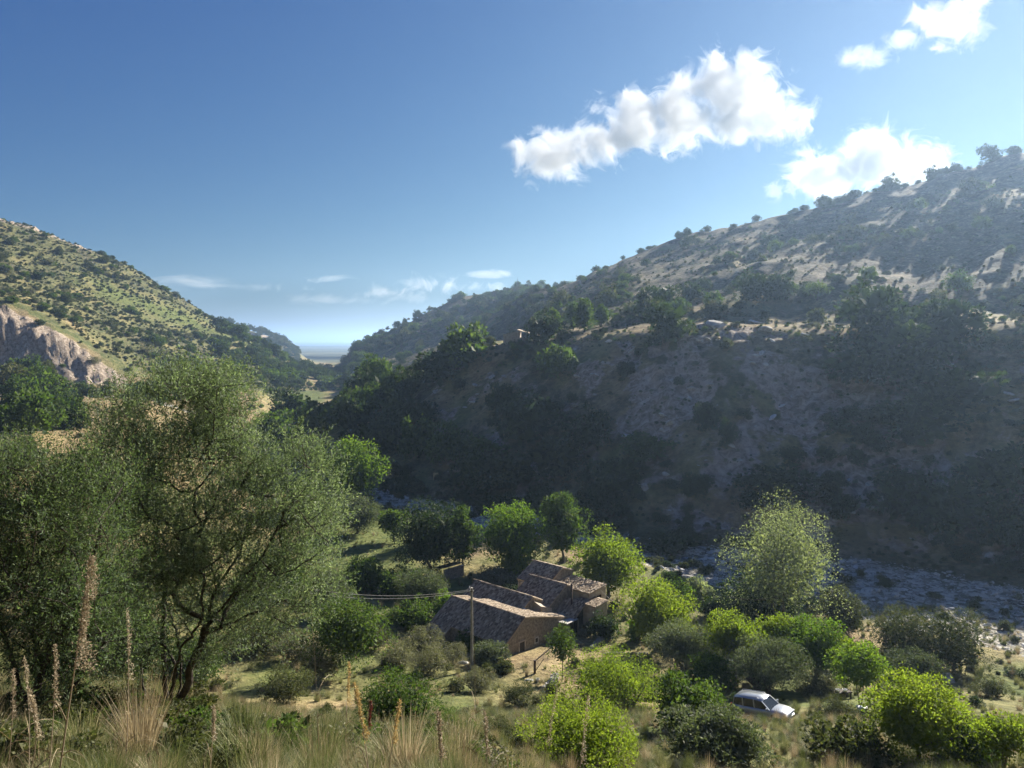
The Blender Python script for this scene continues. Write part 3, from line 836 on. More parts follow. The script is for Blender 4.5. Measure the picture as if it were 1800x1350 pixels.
# dense dark trees at the foot of the spur and valley left of it
VAL = [(735, 800, 70), (672, 796, 76), (620, 772, 80), (560, 760, 76), (510, 742, 66), (700, 752, 74), (640, 735, 70), (690, 712, 60),
       (745, 742, 50), (478, 778, 70), (650, 705, 56), (725, 690, 44), (790, 812, 70), (840, 856, 80)]
for k, (px, py, wpx) in enumerate(VAL):
    p = at(px, py, 60)
    W = wpx * p.y / F
    add_shrub('valley_tree', 'tree', 'dark leafy tree in the shaded thicket at the foot of the spur', 'trees in the thicket at the foot of the spur', p.x, p.y, W * 1.15, 'dark' if k % 3 else 'mid', k % 5, 1.15, True)
LEFTV = [(60, 755, 90, 'mid'), (30, 700, 60, 'mid'), (105, 745, 60, 'mid'), (62, 742, 66, 'dark'), (128, 748, 52, 'dark'), (125, 722, 48, 'dark'), (100, 712, 50, 'mid'), (55, 712, 62, 'mid'),
         (30, 720, 56, 'dark'), (160, 693, 30, 'dark'), (185, 690, 26, 'dark'), (140, 690, 34, 'mid'), (75, 690, 60, 'mid'), (10, 745, 60, 'mid'), (110, 690, 40, 'mid'), (15, 680, 60, 'scrub'),
         (40, 665, 60, 'mid'), (80, 672, 44, 'scrub'), (240, 690, 40, 'mid'), (275, 690, 36, 'dark'), (310, 692, 44, 'mid'), (340, 690, 26, 'dark')]
for k, (px, py, wpx, tone) in enumerate(LEFTV):
    p = at(px, py + 6, 60)
    W = wpx * p.y / F
    add_shrub('valley_tree', 'tree', 'round green tree beside the dry field on the valley floor at left', 'trees beside the dry field at left', p.x, p.y, W * 1.1, tone, k % 5, 1.05, True)

# random cover, by zone
def zone(n, pxr, Dr, rel, size, dens, name, cat, label, group, tones, hs=(.8, 1.2), seed=1):
    r = np.random.default_rng(seed)
    px = r.uniform(*pxr, n); u = (px - 900) / F
    lo = np.interp(px, PXG, RB2); e = np.interp(px, PXG, RE)
    t = r.uniform(Dr[0], Dr[1], n)
    if rel: D = lo + t * (e - lo)
    else: D = Dr[0] + (Dr[1] - Dr[0]) * r.random(n) ** .75
    X = u * D; Y = D
    keep = r.random(n) < dens(X, Y, px, D, (D - lo) / (e - lo))
    X, Y, px, D = X[keep], Y[keep], px[keep], D[keep]
    sz = r.uniform(0, 1, len(X)) ** 2.2 * (size[1] - size[0]) + size[0]
    sz = sz * (.62 + .75 * sstep(-.2, .35, fbm(X / 26. + 3, Y / 26., 2)))
    for i in range(len(X)):
        add_shrub(name, cat, label, group, X[i], Y[i], sz[i], tones[r.integers(len(tones))], int(r.integers(5)), r.uniform(*hs))

cl = lambda X, Y, s, a=-.1, b=.3: sstep(a, b, fbm(X / s + 5, Y / s - 3, 3))
ridge = lambda px: np.interp(px, PXG, np.array([Yr(p) for p in PXG]))
zone(1800, (940, 1900), (1.0, 4.4), True, (1.6, 7.5), lambda X, Y, px, D, t: (.07 + .9 * cl(X, Y, 34, -.05, .3)) * (D < ridge(px) + 12) * (.10 + .9 * sstep(1.25, 1.6, t)) * sstep(1.28, 1.45, t) * sstep(940, 1000, px), 'hillside_shrub', 'shrub', 'shrub on the dim upper slope of the right hill', 'shrubs on the upper slope of the right hill', ['dark', 'scrub', 'scrub', 'mid'], seed=11)
r = np.random.default_rng(21)
for k in range(80):   # trees along the skyline
    px = r.uniform(965, 1830); Y = ridge(np.array([px]))[0] + r.uniform(-8, 3); X = (px - 900) / F * Y
    add_shrub('ridge_tree', 'tree', 'small dark tree on the skyline of the right hill', 'trees on the skyline of the right hill', X, Y, r.uniform(2.2, 6), 'dark', int(r.integers(5)), r.uniform(.8, 1.15))
for px, wpx in ((1565, 42), (1447, 30), (1740, 46), (1680, 30), (1500, 34), (1640, 34), (1208, 20), (1780, 30)):
    Y = ridge(np.array([px]))[0] - 2; X = (px - 900) / F * Y
    add_shrub('ridge_tree', 'tree', 'larger dark tree standing out on the skyline of the right hill', 'larger trees on the skyline of the right hill', X, Y, wpx * Y / F * .8, 'dark', int(r.integers(5)), 1.05, True)
zone(2600, (600, 1900), (.02, 1.0), True, (.9, 5.5), lambda X, Y, px, D, t: .03 + .42 * cl(X, Y, 17, .1, .4) + .3 * sstep(1550, 1700, px) + .8 * (1 - sstep(.1, .3, t)) * (px < 1250), 'slope_shrub', 'shrub', 'shrub on the shaded lower slope of the right hill', 'shrubs on the shaded lower slope', ['dark', 'dark', 'dark', 'scrub'], (.7, 1.1), 13)
zone(700, (600, 1000), (.86, 1.12), True, (1.2, 4.2), lambda X, Y, px, D, t: .25 + .5 * cl(X, Y, 12), 'slope_shrub', 'shrub', 'shrub on the edge of the sunny terrace', 'shrubs along the terrace edge', ['mid', 'scrub', 'dark'], (.8, 1.2), 14)
zone(520, (1000, 1850), (.92, 1.14), True, (.6, 2.2), lambda X, Y, px, D, t: .6 + 0 * X, 'slope_shrub', 'shrub', 'low shrub on the edge of the sunny terrace', 'shrubs along the terrace edge', ['mid', 'scrub', 'grey'], (.6, 1.0), 15)
zone(5200, (-150, 560), (450, 840), False, (1.8, 9.5), lambda X, Y, px, D, t: (.14 + .5 * cl(X, Y, 60, -.25, .25)) * (px < 505) * (1 - .85 * (px < 172) * (D > np.interp(px, [-900, 0, 240], [664, 694, 744]))) * (1 - .93 * np.exp(-((D - np.interp(px, [-900, 120, 240, 420, 600], [600, 640, 668, 765, 820])) / 26.) ** 2) * sstep(60, 190, px)), 'maquis_shrub', 'shrub', 'shrub on the sunny left hillside', 'shrubs on the left hillside', ['scrub', 'mid', 'scrub', 'mid', 'dark', 'grey'], (.55, .95), 16)
zone(700, (380, 640), (585, 900), False, (6, 13), lambda X, Y, px, D, t: .75 + 0 * X, 'valley_tree', 'tree', 'dark tree far down the valley floor between the hills', 'trees far down the valley', ['dark', 'mid', 'dark'], (.8, 1.2), 17)
zone(1500, (600, 1010), (640, 985), False, (4, 11), lambda X, Y, px, D, t: .35 + .6 * cl(X, Y, 60), 'far_tree', 'tree', 'small tree on the far hill below the antenna', 'trees on the far hill below the antenna', ['dark', 'scrub', 'mid'], (.8, 1.3), 18)
zone(700, (620, 1000), (330, 640), False, (3, 8), lambda X, Y, px, D, t: .2 + .6 * cl(X, Y, 40), 'far_tree', 'tree', 'tree in the dip behind the ruined house', 'trees in the dip behind the ruined house', ['dark', 'scrub', 'mid'], (.8, 1.3), 19)
zone(700, (380, 525), (1480, 1710), False, (8, 20), lambda X, Y, px, D, t: .55 + 0 * X, 'far_tree', 'tree', 'tree on the distant left hill behind the first one', 'trees on the distant left hill', ['dark', 'scrub'], (.6, .9), 20)
zone(190, (-100, 470), (165, 455), False, (2, 6), lambda X, Y, px, D, t: (.16 + .6 * cl(X, Y, 40)) * (1 - .9 * (D > 200) * (D < 300) * (px > 40)), 'valley_tree', 'tree', 'small round tree or bush scattered on the valley floor at left', 'trees scattered on the valley floor at left', ['mid', 'scrub'], (.8, 1.1), 22)
zone(60, (395, 600), (575, 600), False, (2.5, 6), lambda X, Y, px, D, t: 1.0 * (D > 575) + .8 * (D < 450) + .05, 'valley_tree', 'tree', 'bush at the border of the far green field', 'bushes round the far green field', ['mid', 'dark'], (.7, 1.0), 23)
zone(500, (900, 1950), (-.75, -.05), True, (.5, 2.4), lambda X, Y, px, D, t: .8 * cl(X, Y, 9), 'bank_shrub', 'shrub', 'shrub in the gravel river bed', 'shrubs along the river bank', ['dark', 'scrub', 'grey'], (.5, .8), 25)
zone(900, (540, 1250), (-.28, .06), True, (.8, 2.6), lambda X, Y, px, D, t: .5 * cl(X, Y, 8) + .3 * (t > -.05), 'bank_shrub', 'shrub', 'low shrub along the far bank of the river bed', 'shrubs along the river bank', ['dark', 'scrub'], (.5, .9), 24)

pl = [p for p in place]
XX = np.array([p[4] for p in pl]); YY = np.array([p[5] for p in pl]); SZ = np.array([p[6] for p in pl])
ZZ = ground(XX, YY)
top = ZZ + SZ * 1.2
vis = np.ones(len(pl), bool)
for t in np.linspace(.1, .985, 90):
    vis &= ground(XX * t, YY * t) < top * t + .3
pxx = 900 + F * XX / YY
vis &= (pxx > -60) & (pxx < 1860)
ang = SZ / np.hypot(XX, YY)
big = np.zeros(len(pl), bool)
cap = {'hillside_shrub': 250, 'slope_shrub': 250, 'maquis_shrub': 260, 'valley_tree': 150, 'far_tree': 150, 'ridge_tree': 90, 'bank_shrub': 60, 'shrub': 300}
names = np.array([p[0] for p in pl])
force = np.array([p[10] for p in pl])
for nm, c in cap.items():
    k = np.where((names == nm) & vis)[0]
    k = k[np.argsort(-(ang[k] + 10 * force[k]))]
    big[k[:c]] = True
rs = np.random.default_rng(31)
first = {}
nump = {'shrub': 'shrubs', 'tree': 'trees'}
pyy = HORIZ - F * (ZZ + SZ * .5) / YY
for g in set(p[3] for p in pl if p[3]):
    k_ = np.array([i for i in np.where(big)[0] if pl[i][3] == g])
    if len(k_) < 6: continue
    qs = np.quantile(SZ[k_] / YY[k_], [.33, .75]); lo_, hi_ = pxx[k_].min(), pxx[k_].max(); nb = 5
    for i in k_:
        hb = min(int((pxx[i] - lo_) / (hi_ - lo_ + 1) * nb), nb - 1)
        loc = k_[np.abs(pxx[k_] - pxx[i]) < (hi_ - lo_) / 6 + 1]; rk_ = (pyy[loc] < pyy[i]).mean()
        vb = 'high on' if rk_ < .34 else ('low on' if rk_ > .67 else 'midway on')
        szw = 'large' if SZ[i] / YY[i] > qs[1] else ('small' if SZ[i] / YY[i] < qs[0] else 'middle-sized')
        tw = {'dark': 'dark', 'scrub': 'olive brown', 'mid': 'green', 'grey': 'pale grey'}[pl[i][7]]
        short = {'shrubs on the upper slope of the right hill': 'the dim upper hill', 'trees on the skyline of the right hill': "the right hill's skyline", 'larger trees on the skyline of the right hill': "the right hill's skyline, standing out",
                 'shrubs on the shaded lower slope': 'the shaded lower slope', 'shrubs along the terrace edge': 'the terrace edge', 'shrubs on the left hillside': 'the sunny left hillside',
                 'trees far down the valley': 'the far valley floor', 'trees on the far hill below the antenna': 'the far hill below the antenna', 'trees in the dip behind the ruined house': 'the dip behind the ruined house',
                 'trees on the distant left hill': 'the distant left hill', 'trees scattered on the valley floor at left': 'the left valley floor', 'bushes round the far green field': 'the rim of the far green field',
                 'shrubs along the river bank': 'the far river bank', 'trees in the thicket at the foot of the spur': 'the thicket below the spur', 'trees beside the dry field at left': 'the floor by the dry field'}.get(g, g)
        pos = ['at its left end', 'left of its middle', 'in its middle', 'right of its middle', 'at its right end'][hb]
        pl[i][2] = '%s %s %s %s %s, %s' % ('mid-sized' if szw == 'middle-sized' else szw, tw, pl[i][1], vb, short, pos)
for i in np.where(big)[0]:
    nm, ct, lb, gp, X, Y, s, tone, pi, hs, fo = pl[i]
    me = PROTO[tone][pi]
    o = obj(nm, me, None, (X, Y, ZZ[i] - .06 * s), label=lb, category=ct, group=gp)
    o.rotation_euler = (0, 0, rs.uniform(0, 6.28)); q_ = rs.uniform(.9, 1.15)
    o.scale = (s * q_, s / q_, s * hs)
    first.setdefault((tone, pi), o)
rest = np.where(~big & ((pxx > -250) & (pxx < 2050)))[0]
# random rest: keep also the hidden ones, they are seen from a step aside
keys = list(first)
kid = {k: i for i, k in enumerate(keys)}
ri = [i for i in rest if (pl[i][7], pl[i][8]) in kid]
gn_scatter('hillside_scrub', [(XX[i], YY[i], ZZ[i] - .05 * SZ[i]) for i in ri], SZ[ri], rs.uniform(0, 6.28, len(ri)), [kid[(pl[i][7], pl[i][8])] for i in ri], [first[k] for k in keys])

# tiny tufts and stones that roughen the slopes: very many, nobody could count them
def dots(n, pxr, tr, size, dens, seed):
    r = np.random.default_rng(seed)
    px = r.uniform(*pxr, n); lo = np.interp(px, PXG, RB2); e = np.interp(px, PXG, RE)
    D = lo + r.uniform(*tr, n) * (e - lo); X = (px - 900) / F * D
    k = r.random(n) < dens(X, D, px, (D - lo) / (e - lo))
    return X[k], D[k], r.uniform(*size, k.sum())
a1 = dots(3500, (560, 2000), (0, 1.02), (.12, .6), lambda X, Y, px, t: .3 + .5 * cl(X, Y, 9), 41)
a2 = dots(6000, (900, 2000), (1.22, 4.2), (.2, .8), lambda X, Y, px, t: (.3 + .6 * cl(X, Y, 25)) * (Y < ridge(px) + 15), 42)
r = np.random.default_rng(43); px = r.uniform(-200, 500, 9000); D = r.uniform(485, 860, 9000)
a3 = ((px - 900) / F * D, D, r.uniform(.4, 1.3, 9000))
X = np.concatenate([a1[0], a2[0], a3[0]]); Y = np.concatenate([a1[1], a2[1], a3[1]]); S_ = np.concatenate([a1[2], a2[2], a3[2]])
k = list(first)
sel = [i for i, kk in enumerate(keys) if kk[0] in ('scrub', 'grey', 'dark')]
pi_ = r.choice(len(sel), len(X))
gn_scatter('slope_tufts', np.stack([X, Y, ground(X, Y) - .03], 1), S_, r.uniform(0, 6.28, len(X)), pi_, [first[keys[j]] for j in sel])
# ------------------------------------------------------------------ the near olive trees at the left
M_NOLIVE = leaf_mat('near_olive_leaves', (.050, .070, .050), (.12, .155, .105), (.31, .35, .26), .34)
M_NGREEN = leaf_mat('near_green_leaves', (.034, .055, .032), (.085, .120, .065), (.22, .26, .15), .34)

def near_tree(name, label, base, stems, lobes, Y0, depth, ntarget, twigs, lpt, ln, seed, mt, cat='olive tree', twl=.34, zfloor=-.45):
    r = np.random.default_rng(seed)
    b = np.array(base)
    def w2(px, py, dy=0.0):
        Yd = Y0 + dy
        return np.array([(px - 900) / F * Yd, Yd, (HORIZ - py) / F * Yd]) - b
    nodes = []; parent = []; chains = []
    def add_chain(pts, par, rad):
        nonlocal nodes, parent
        ids = []
        for k, p_ in enumerate(pts):
            nodes.append(p_); parent.append(par); par = len(nodes) - 1; ids.append(par)
        return ids
    for st in stems:
        P = np.array([w2(x, y, d) for x, y, d in st])
        t = np.linspace(0, len(P) - 1, len(P) * 5)
        Pc = np.stack([np.interp(t, range(len(P)), P[:, i]) for i in range(3)], 1)
        k = np.array([1, 2, 1]) / 4.
        for _ in range(3):
            Pc[1:-1] = Pc[:-2] * .25 + Pc[1:-1] * .5 + Pc[2:] * .25
        Pc += r.normal(0, .015, Pc.shape)
        add_chain(list(Pc), -1 if not nodes else int(np.argmin(np.linalg.norm(np.array(nodes) - Pc[0], axis=1))), 0)
    nstem = len(nodes)
    # targets inside the crown lobes
    wl = np.array([l[2] * l[3] * (l[4] if len(l) > 4 else 1) for l in lobes], float); wl /= wl.sum()
    T = []
    for i in r.choice(len(lobes), ntarget, p=wl):
        l = lobes[i]
        a = r.uniform(0, 6.28); q = r.uniform(0, 1) ** .42
        T.append(w2(l[0] + l[2] * q * math.cos(a), l[1] + l[3] * q * math.sin(a), r.normal(0, depth) + (l[5] if len(l) > 5 else 0)))
    T = np.array(T)
    T = T[np.argsort(np.linalg.norm(T - np.array(nodes)[len(nodes) // 3], axis=1))]
    for tgt in T:
        NN = np.array(nodes)
        d = np.linalg.norm(NN - tgt, axis=1) + .35 * np.maximum(NN[:, 2] - tgt[2] + .1, 0)
        j = int(np.argmin(d)); L0 = np.linalg.norm(NN[j] - tgt)
        k = max(2, int(L0 / .22))
        t = np.linspace(0, 1, k + 1)[1:, None]
        mid = (NN[j] + tgt) / 2 + np.array([0, 0, -.12 * L0]) + r.normal(0, .03 * L0, 3)
        P = (1 - t) ** 2 * NN[j] + 2 * t * (1 - t) * mid + t * t * tgt
        add_chain(list(P), j, 0)
    NN = np.array(nodes); par = np.array(parent)
    wgt = np.ones(len(NN)) * .0
    haschild = np.zeros(len(NN), bool); haschild[par[par >= 0]] = True
    wgt[~haschild] = 1
    for i in range(len(NN) - 1, -1, -1):
        if par[i] >= 0: wgt[par[i]] += wgt[i]
    rad = .0058 * np.maximum(wgt, 1) ** .47
    rad[:nstem] = np.maximum(rad[:nstem], .022)
    # tubes edge by edge, as chains
    child = {}
    for i, p_ in enumerate(par):
        if p_ >= 0: child.setdefault(p_, []).append(i)
    ch = []; starts = [i for i in range(len(NN)) if par[i] < 0]
    stack = [(None, s) for s in starts]
    while stack:
        a, s = stack.pop()
        seq = ([a] if a is not None else []) + [s]; c = s
        while c in child:
            kids = sorted(child[c], key=lambda k_: -wgt[k_])
            for o_ in kids[1:]: stack.append((c, o_))
            c = kids[0]; seq.append(c)
        if len(seq) > 1:
            rr_ = rad[seq].copy()
            if a is not None: rr_[0] = min(rr_[0], rr_[1] * 1.15)
            ch.append((NN[seq], rr_))
    V2, Q2 = tubes(ch, 6)
    # twigs with leaves
    cen = T[r.integers(0, len(T), twigs)] + r.normal(0, .125, (twigs, 3))
    out_ = unit(cen - np.array([0, 0, 1.6]))
    dirs = unit(out_ * .7 + r.normal(0, .55, (twigs, 3)) + np.array([0, 0, .55]))
    tl = twl * r.uniform(.6, 1.5, twigs)
    e = cen + dirs * tl[:, None]
    # thin twig as a 3-sided sliver
    s = unit(np.cross(dirs, r.normal(size=dirs.shape))) * .0022
    s2 = np.cross(dirs, s)
    TV = np.stack([cen + s, cen - s * .5 + s2 * .86, cen - s * .5 - s2 * .86, e], 1).reshape(-1, 3)
    i4 = np.arange(twigs)[:, None] * 4
    TF = np.concatenate([i4 + np.array([0, 1, 3]), i4 + np.array([1, 2, 3]), i4 + np.array([2, 0, 3])])
    kk = np.repeat(np.arange(twigs), lpt)
    f = np.tile(np.linspace(.08, 1.0, lpt), twigs) + r.normal(0, .03, twigs * lpt)
    P = cen[kk] + dirs[kk] * (tl[kk] * f)[:, None]
    sd_ = unit(np.cross(dirs[kk], r.normal(size=(len(kk), 3))))
    A = unit(dirs[kk] * .75 + sd_ * .85 + r.normal(0, .15, (len(kk), 3)))
    lns = ln * r.uniform(.65, 1.25, len(kk)) * (1.1 - .35 * np.abs(f - .5))
    V, Q = leaf_quads(P, A, r.normal(size=(len(kk), 3)), lns, lns * .26)
    # keep leaves above the ground
    ok = V[:, 2].reshape(-1, 4).min(1) > zfloor
    V = V.reshape(-1, 4, 3)[ok].reshape(-1, 3); Q = np.arange(len(V)).reshape(-1, 4)
    t_ = thing(name, label, cat, tuple(b))
    obj('crown', mesh_np('crown', V, Q, [mt]), t_)
    obj('trunk', mesh_np('trunk', V2, Q2, [M_BARKD], True), t_)
    obj('twigs', mesh_np('twigs', TV, TF, [M_BARKD]), t_)['kind'] = 'stuff'
    return t_

Y1 = 12.6
b1 = at(295, 1275, 6); Y1 = b1.y
near_tree('olive_tree', 'large many-stemmed olive tree filling the left foreground, its top against the valley', (b1.x, b1.y, b1.z), [
    [(293, 1290, 0), (290, 1190, .1), (286, 1100, .2), (292, 1010, .3), (270, 930, .4), (250, 860, .5)],
    [(292, 1010, .3), (345, 950, .2), (385, 865, .1), (402, 800, 0)],
    [(300, 1285, 0), (335, 1180, -.3), (365, 1095, -.4), (420, 1030, -.6), (470, 965, -.7), (500, 900, -.8)],
    [(365, 1095, -.4), (372, 1040, -.1), (415, 985, .1), (440, 920, .3)],
    [(304, 1280, .1), (322, 1170, .4), (312, 1115, .5), (300, 1075, .7), (262, 1010, 1.0)],
    [(288, 1280, 0), (250, 1215, .3), (246, 1150, .5), (235, 1080, .8), (215, 1000, 1.0)],
    [(365, 1110, -.4), (430, 1085, -.5), (500, 1055, -.6)],
    [(296, 1285, 0), (303, 1200, -.4), (318, 1140, -.7), (352, 1100, -1.0), (360, 1010, -1.2)],
], [(285, 735, 120, 70), (385, 720, 62, 62), (220, 850, 72, 90), (330, 850, 115, 90), (430, 820, 48, 60), (525, 850, 58, 75), (545, 930, 52, 80), (470, 940, 90, 75),
    (280, 960, 85, 70), (400, 1000, 110, 45), (500, 1040, 90, 35, .7), (285, 1050, 85, 50, 1.2), (520, 790, 28, 36, .8), (270, 690, 16, 30, .6), (372, 668, 14, 26, .7), (330, 690, 60, 24, .5), (170, 770, 24, 40, .5), (330, 1115, 110, 50, .8), (215, 1120, 60, 60, .9), (440, 1090, 90, 34, .8)],
    Y1, .8, 900, 14500, 13, .061, 51, M_NOLIVE)
b2 = at(70, 1290, 6)
near_tree('olive_tree', 'dense dark green olive tree at the left edge, in front of the large olive', (b2.x, b2.y, b2.z), [
    [(70, 1300, 0), (66, 1200, .1), (60, 1100, .2), (75, 1000, .2), (70, 920, .3)],
    [(66, 1200, .1), (110, 1110, -.2), (150, 1020, -.3), (175, 930, -.3)],
    [(70, 1290, 0), (30, 1190, .2), (0, 1090, .3), (-20, 980, .4)],
    [(74, 1295, 0), (130, 1200, .2), (175, 1130, .4), (190, 1060, .5)],
], [(40, 900, 95, 85), (140, 900, 75, 75), (195, 880, 34, 50, .7), (60, 1010, 110, 90), (175, 1000, 65, 80), (20, 1100, 110, 70, 1.1), (130, 1110, 90, 60, 1.2), (15, 820, 50, 30, .6), (150, 825, 40, 30, .4), (-60, 950, 80, 130), (60, 1170, 100, 40, .7), (210, 1090, 40, 50, .7)],
    b2.y, .65, 480, 7600, 13, .050, 52, M_NGREEN)

# more olives and leafy bushes just beyond, seen between and beside them
plant(120, 806, 900, 150, 'olive', 'grey green bush behind the left foreground olives, below the dry field', trunk=False, ymin=20, mat=M_MID)
plant(20, 770, 850, 120, 'olive', 'pale grey green tree at the left edge below the dry field', trunk=False, ymin=20, mat=M_OLIVE)
plant(330, 1120, 1210, 120, 'mid', 'leafy bush behind the stems of the large foreground olive', trunk=False, ymin=20, mat=M_MID)
plant(450, 1085, 1160, 130, 'olive', 'grey green bush on the bank right of the large foreground olive', trunk=False, ymin=30, mat=M_SCRUB)
plant(180, 1080, 1230, 200, 'mid', 'dark leafy bush filling the gap between the two foreground olives', trunk=False, ymin=16, mat=M_DARK)
plant(480, 985, 1060, 120, 'mid', 'green bush beyond the right boughs of the foreground olive', trunk=False, ymin=40, mat=M_MID)

# ------------------------------------------------------------------ grasses, herbs and dry stalks of the near slope
def grass_mat(name, stops, trans=.35):
    m, n, out = mat_new(name)
    geo = N(n, 'ShaderNodeNewGeometry'); oi = N(n, 'ShaderNodeObjectInfo')
    c = math_(n, 'ADD', math_(n, 'MULTIPLY', geo.outputs['Random Per Island'], .6), math_(n, 'MULTIPLY', oi.outputs['Random'], .4))
    colr = ramp(n, c, stops)
    p = N(n, 'ShaderNodeBsdfPrincipled'); p.inputs['Roughness'].default_value = .6; p.inputs['Specular IOR Level'].default_value = .25
    n.links.new(colr, p.inputs['Base Color'])
    t = N(n, 'ShaderNodeBsdfTranslucent'); n.links.new(colr, t.inputs['Color'])
    s = N(n, 'ShaderNodeMixShader'); s.inputs[0].default_value = trans
    n.links.new(p.outputs[0], s.inputs[1]); n.links.new(t.outputs[0], s.inputs[2]); n.links.new(s.outputs[0], out.inputs[0])
    return m
M_GRASS = grass_mat('tufted_grass', [(.1, (.05, .075, .018)), (.45, (.12, .15, .045)), (.7, (.24, .235, .09)), (.95, (.44, .38, .21))])
M_DRY = grass_mat('dry_grass', [(.1, (.15, .11, .06)), (.5, (.32, .25, .14)), (.95, (.50, .42, .27))])
M_STALK = grass_mat('dry_stalk', [(.1, (.16, .12, .08)), (.6, (.30, .24, .17)), (.95, (.42, .36, .28))])
M_PLUME = grass_mat('seed_plume', [(.1, (.20, .155, .10)), (.5, (.34, .275, .19)), (.95, (.50, .43, .31))], .35)

def tuft_mesh(name, nb, hgt, spread, wd, seed, mt, curl=.5, seg=4):
    r = np.random.default_rng(seed)
    a = r.uniform(0, 6.28, nb); rad = spread * .25 * r.random(nb) ** .5
    b = np.stack([np.cos(a) * rad, np.sin(a) * rad, -.05 + 0 * a], 1)
    a2 = a + r.normal(0, .6, nb)
    lean = r.uniform(.05, 1.0, nb) ** 1.2 * spread; h = hgt * r.uniform(.45, 1.1, nb)
    t = np.linspace(0, 1, seg + 1)[None, :, None]
    d = np.stack([np.cos(a2), np.sin(a2), 0 * a2], 1)[:, None]
    P = b[:, None] + d * (lean[:, None, None] * t ** (1 + curl)) + np.array([0, 0, 1.]) * (h[:, None, None] * (t - .35 * curl * t ** 3 * (lean / spread)[:, None, None]))
    s = np.stack([-np.sin(a2 + r.normal(0, .7, nb)), np.cos(a2), 0 * a2], 1)[:, None] * (wd * (1 - t * .9)) * .5
    V = np.stack([P - s, P + s], 2)      # nb, seg+1, 2, 3
    n_ = seg + 1
    i = (np.arange(nb) * n_ * 2)[:, None] + (np.arange(seg) * 2)[None]
    Q = np.stack([i, i + 1, i + 3, i + 2], -1).reshape(-1, 4)
    return mesh_np(name, V.reshape(-1, 3), Q, [mt])

tufts = []
def first_tuft(name, me, px, py, lab, cat='grass tuft', sc=1.0):
    p = at(px, py, 4)
    o = obj(name, me, None, (p.x, p.y, p.z), label=lab, category=cat); o.scale = (sc,) * 3
    tufts.append(o); return o
first_tuft('grass_tuft', tuft_mesh('grass_tuft', 260, .75, .55, .010, 1, M_GRASS), 430, 1330, 'dense green and straw grass tuft at the bottom, right of the large olive stems')
first_tuft('grass_tuft', tuft_mesh('grass_tuft', 240, .6, .6, .010, 2, M_GRASS, .8), 610, 1330, 'arching straw coloured grass tuft at the bottom left of centre')
first_tuft('grass_tuft', tuft_mesh('grass_tuft', 200, .9, .45, .009, 3, M_DRY, .35), 250, 1335, 'upright dry grass tuft at the foot of the large olive')
first_tuft('grass_tuft', tuft_mesh('grass_tuft', 180, .5, .5, .012, 4, M_DRY, .7), 830, 1335, 'short dry grass tuft at the bottom centre')
r = np.random.default_rng(61)
def near_pts(n, D, pxr, seed, dens=None):
    r = np.random.default_rng(seed)
    px = r.uniform(*pxr, n); d = np.sqrt(r.uniform(D[0] ** 2, D[1] ** 2, n)); X = (px - 900) / F * d
    if dens is not None:
        k = r.random(n) < dens(X, d, px); X, d = X[k], d[k]
    return X, d
X1, D1 = near_pts(1900, (6.8, 17), (-500, 1500), 62, lambda X, Y, px: .08 + .92 * sstep(.0, .25, fbm(X / 1.6, Y / 1.6, 2)))
X0, D0 = near_pts(1300, (4.2, 8.5), (-500, 1700), 67, lambda X, Y, px: .3 + .7 * sstep(-.1, .2, fbm(X / 1.3, Y / 1.3, 2)))
X2, D2 = near_pts(7500, (17, 62), (-300, 1950), 63, lambda X, Y, px: .25 + .75 * sstep(-.1, .25, fbm(X / 4., Y / 4., 2)))
X3, D3 = near_pts(6500, (62, 112), (-200, 1950), 64, lambda X, Y, px: (.2 + .8 * sstep(0, .3, fbm(X / 6., Y / 6., 2))) * (1 - .93 * np.exp(-(((X - 6) / 9.) ** 2 + ((Y - 87) / 8.) ** 2))) * (np.hypot((X + 2) / 10, (Y - 96) / 13) > .9))
X4, D4 = near_pts(5000, (112, 175), (0, 1100), 65, lambda X, Y, px: (D_ok := (Y < np.interp(px, PXG, RB1))) * (.12 + .5 * sstep(.05, .3, fbm(X / 9., Y / 9., 2))))
r = np.random.default_rng(66)
X = np.concatenate([X0, X1, X2, X3, X4]); Y = np.concatenate([D0, D1, D2, D3, D4])
S_ = np.concatenate([r.uniform(.25, .6, len(X0)), r.uniform(.3, 1.0, len(X1)) ** 1.3, r.uniform(.6, 1.3, len(X2)), r.uniform(.5, 1.4, len(X3)), r.uniform(.5, 1.3, len(X4))])
gn_scatter('grass', np.stack([X, Y, ground(X, Y)], 1), S_, r.uniform(0, 6.28, len(X)), r.choice(4, len(X), p=[.48, .27, .08, .17]), tufts)

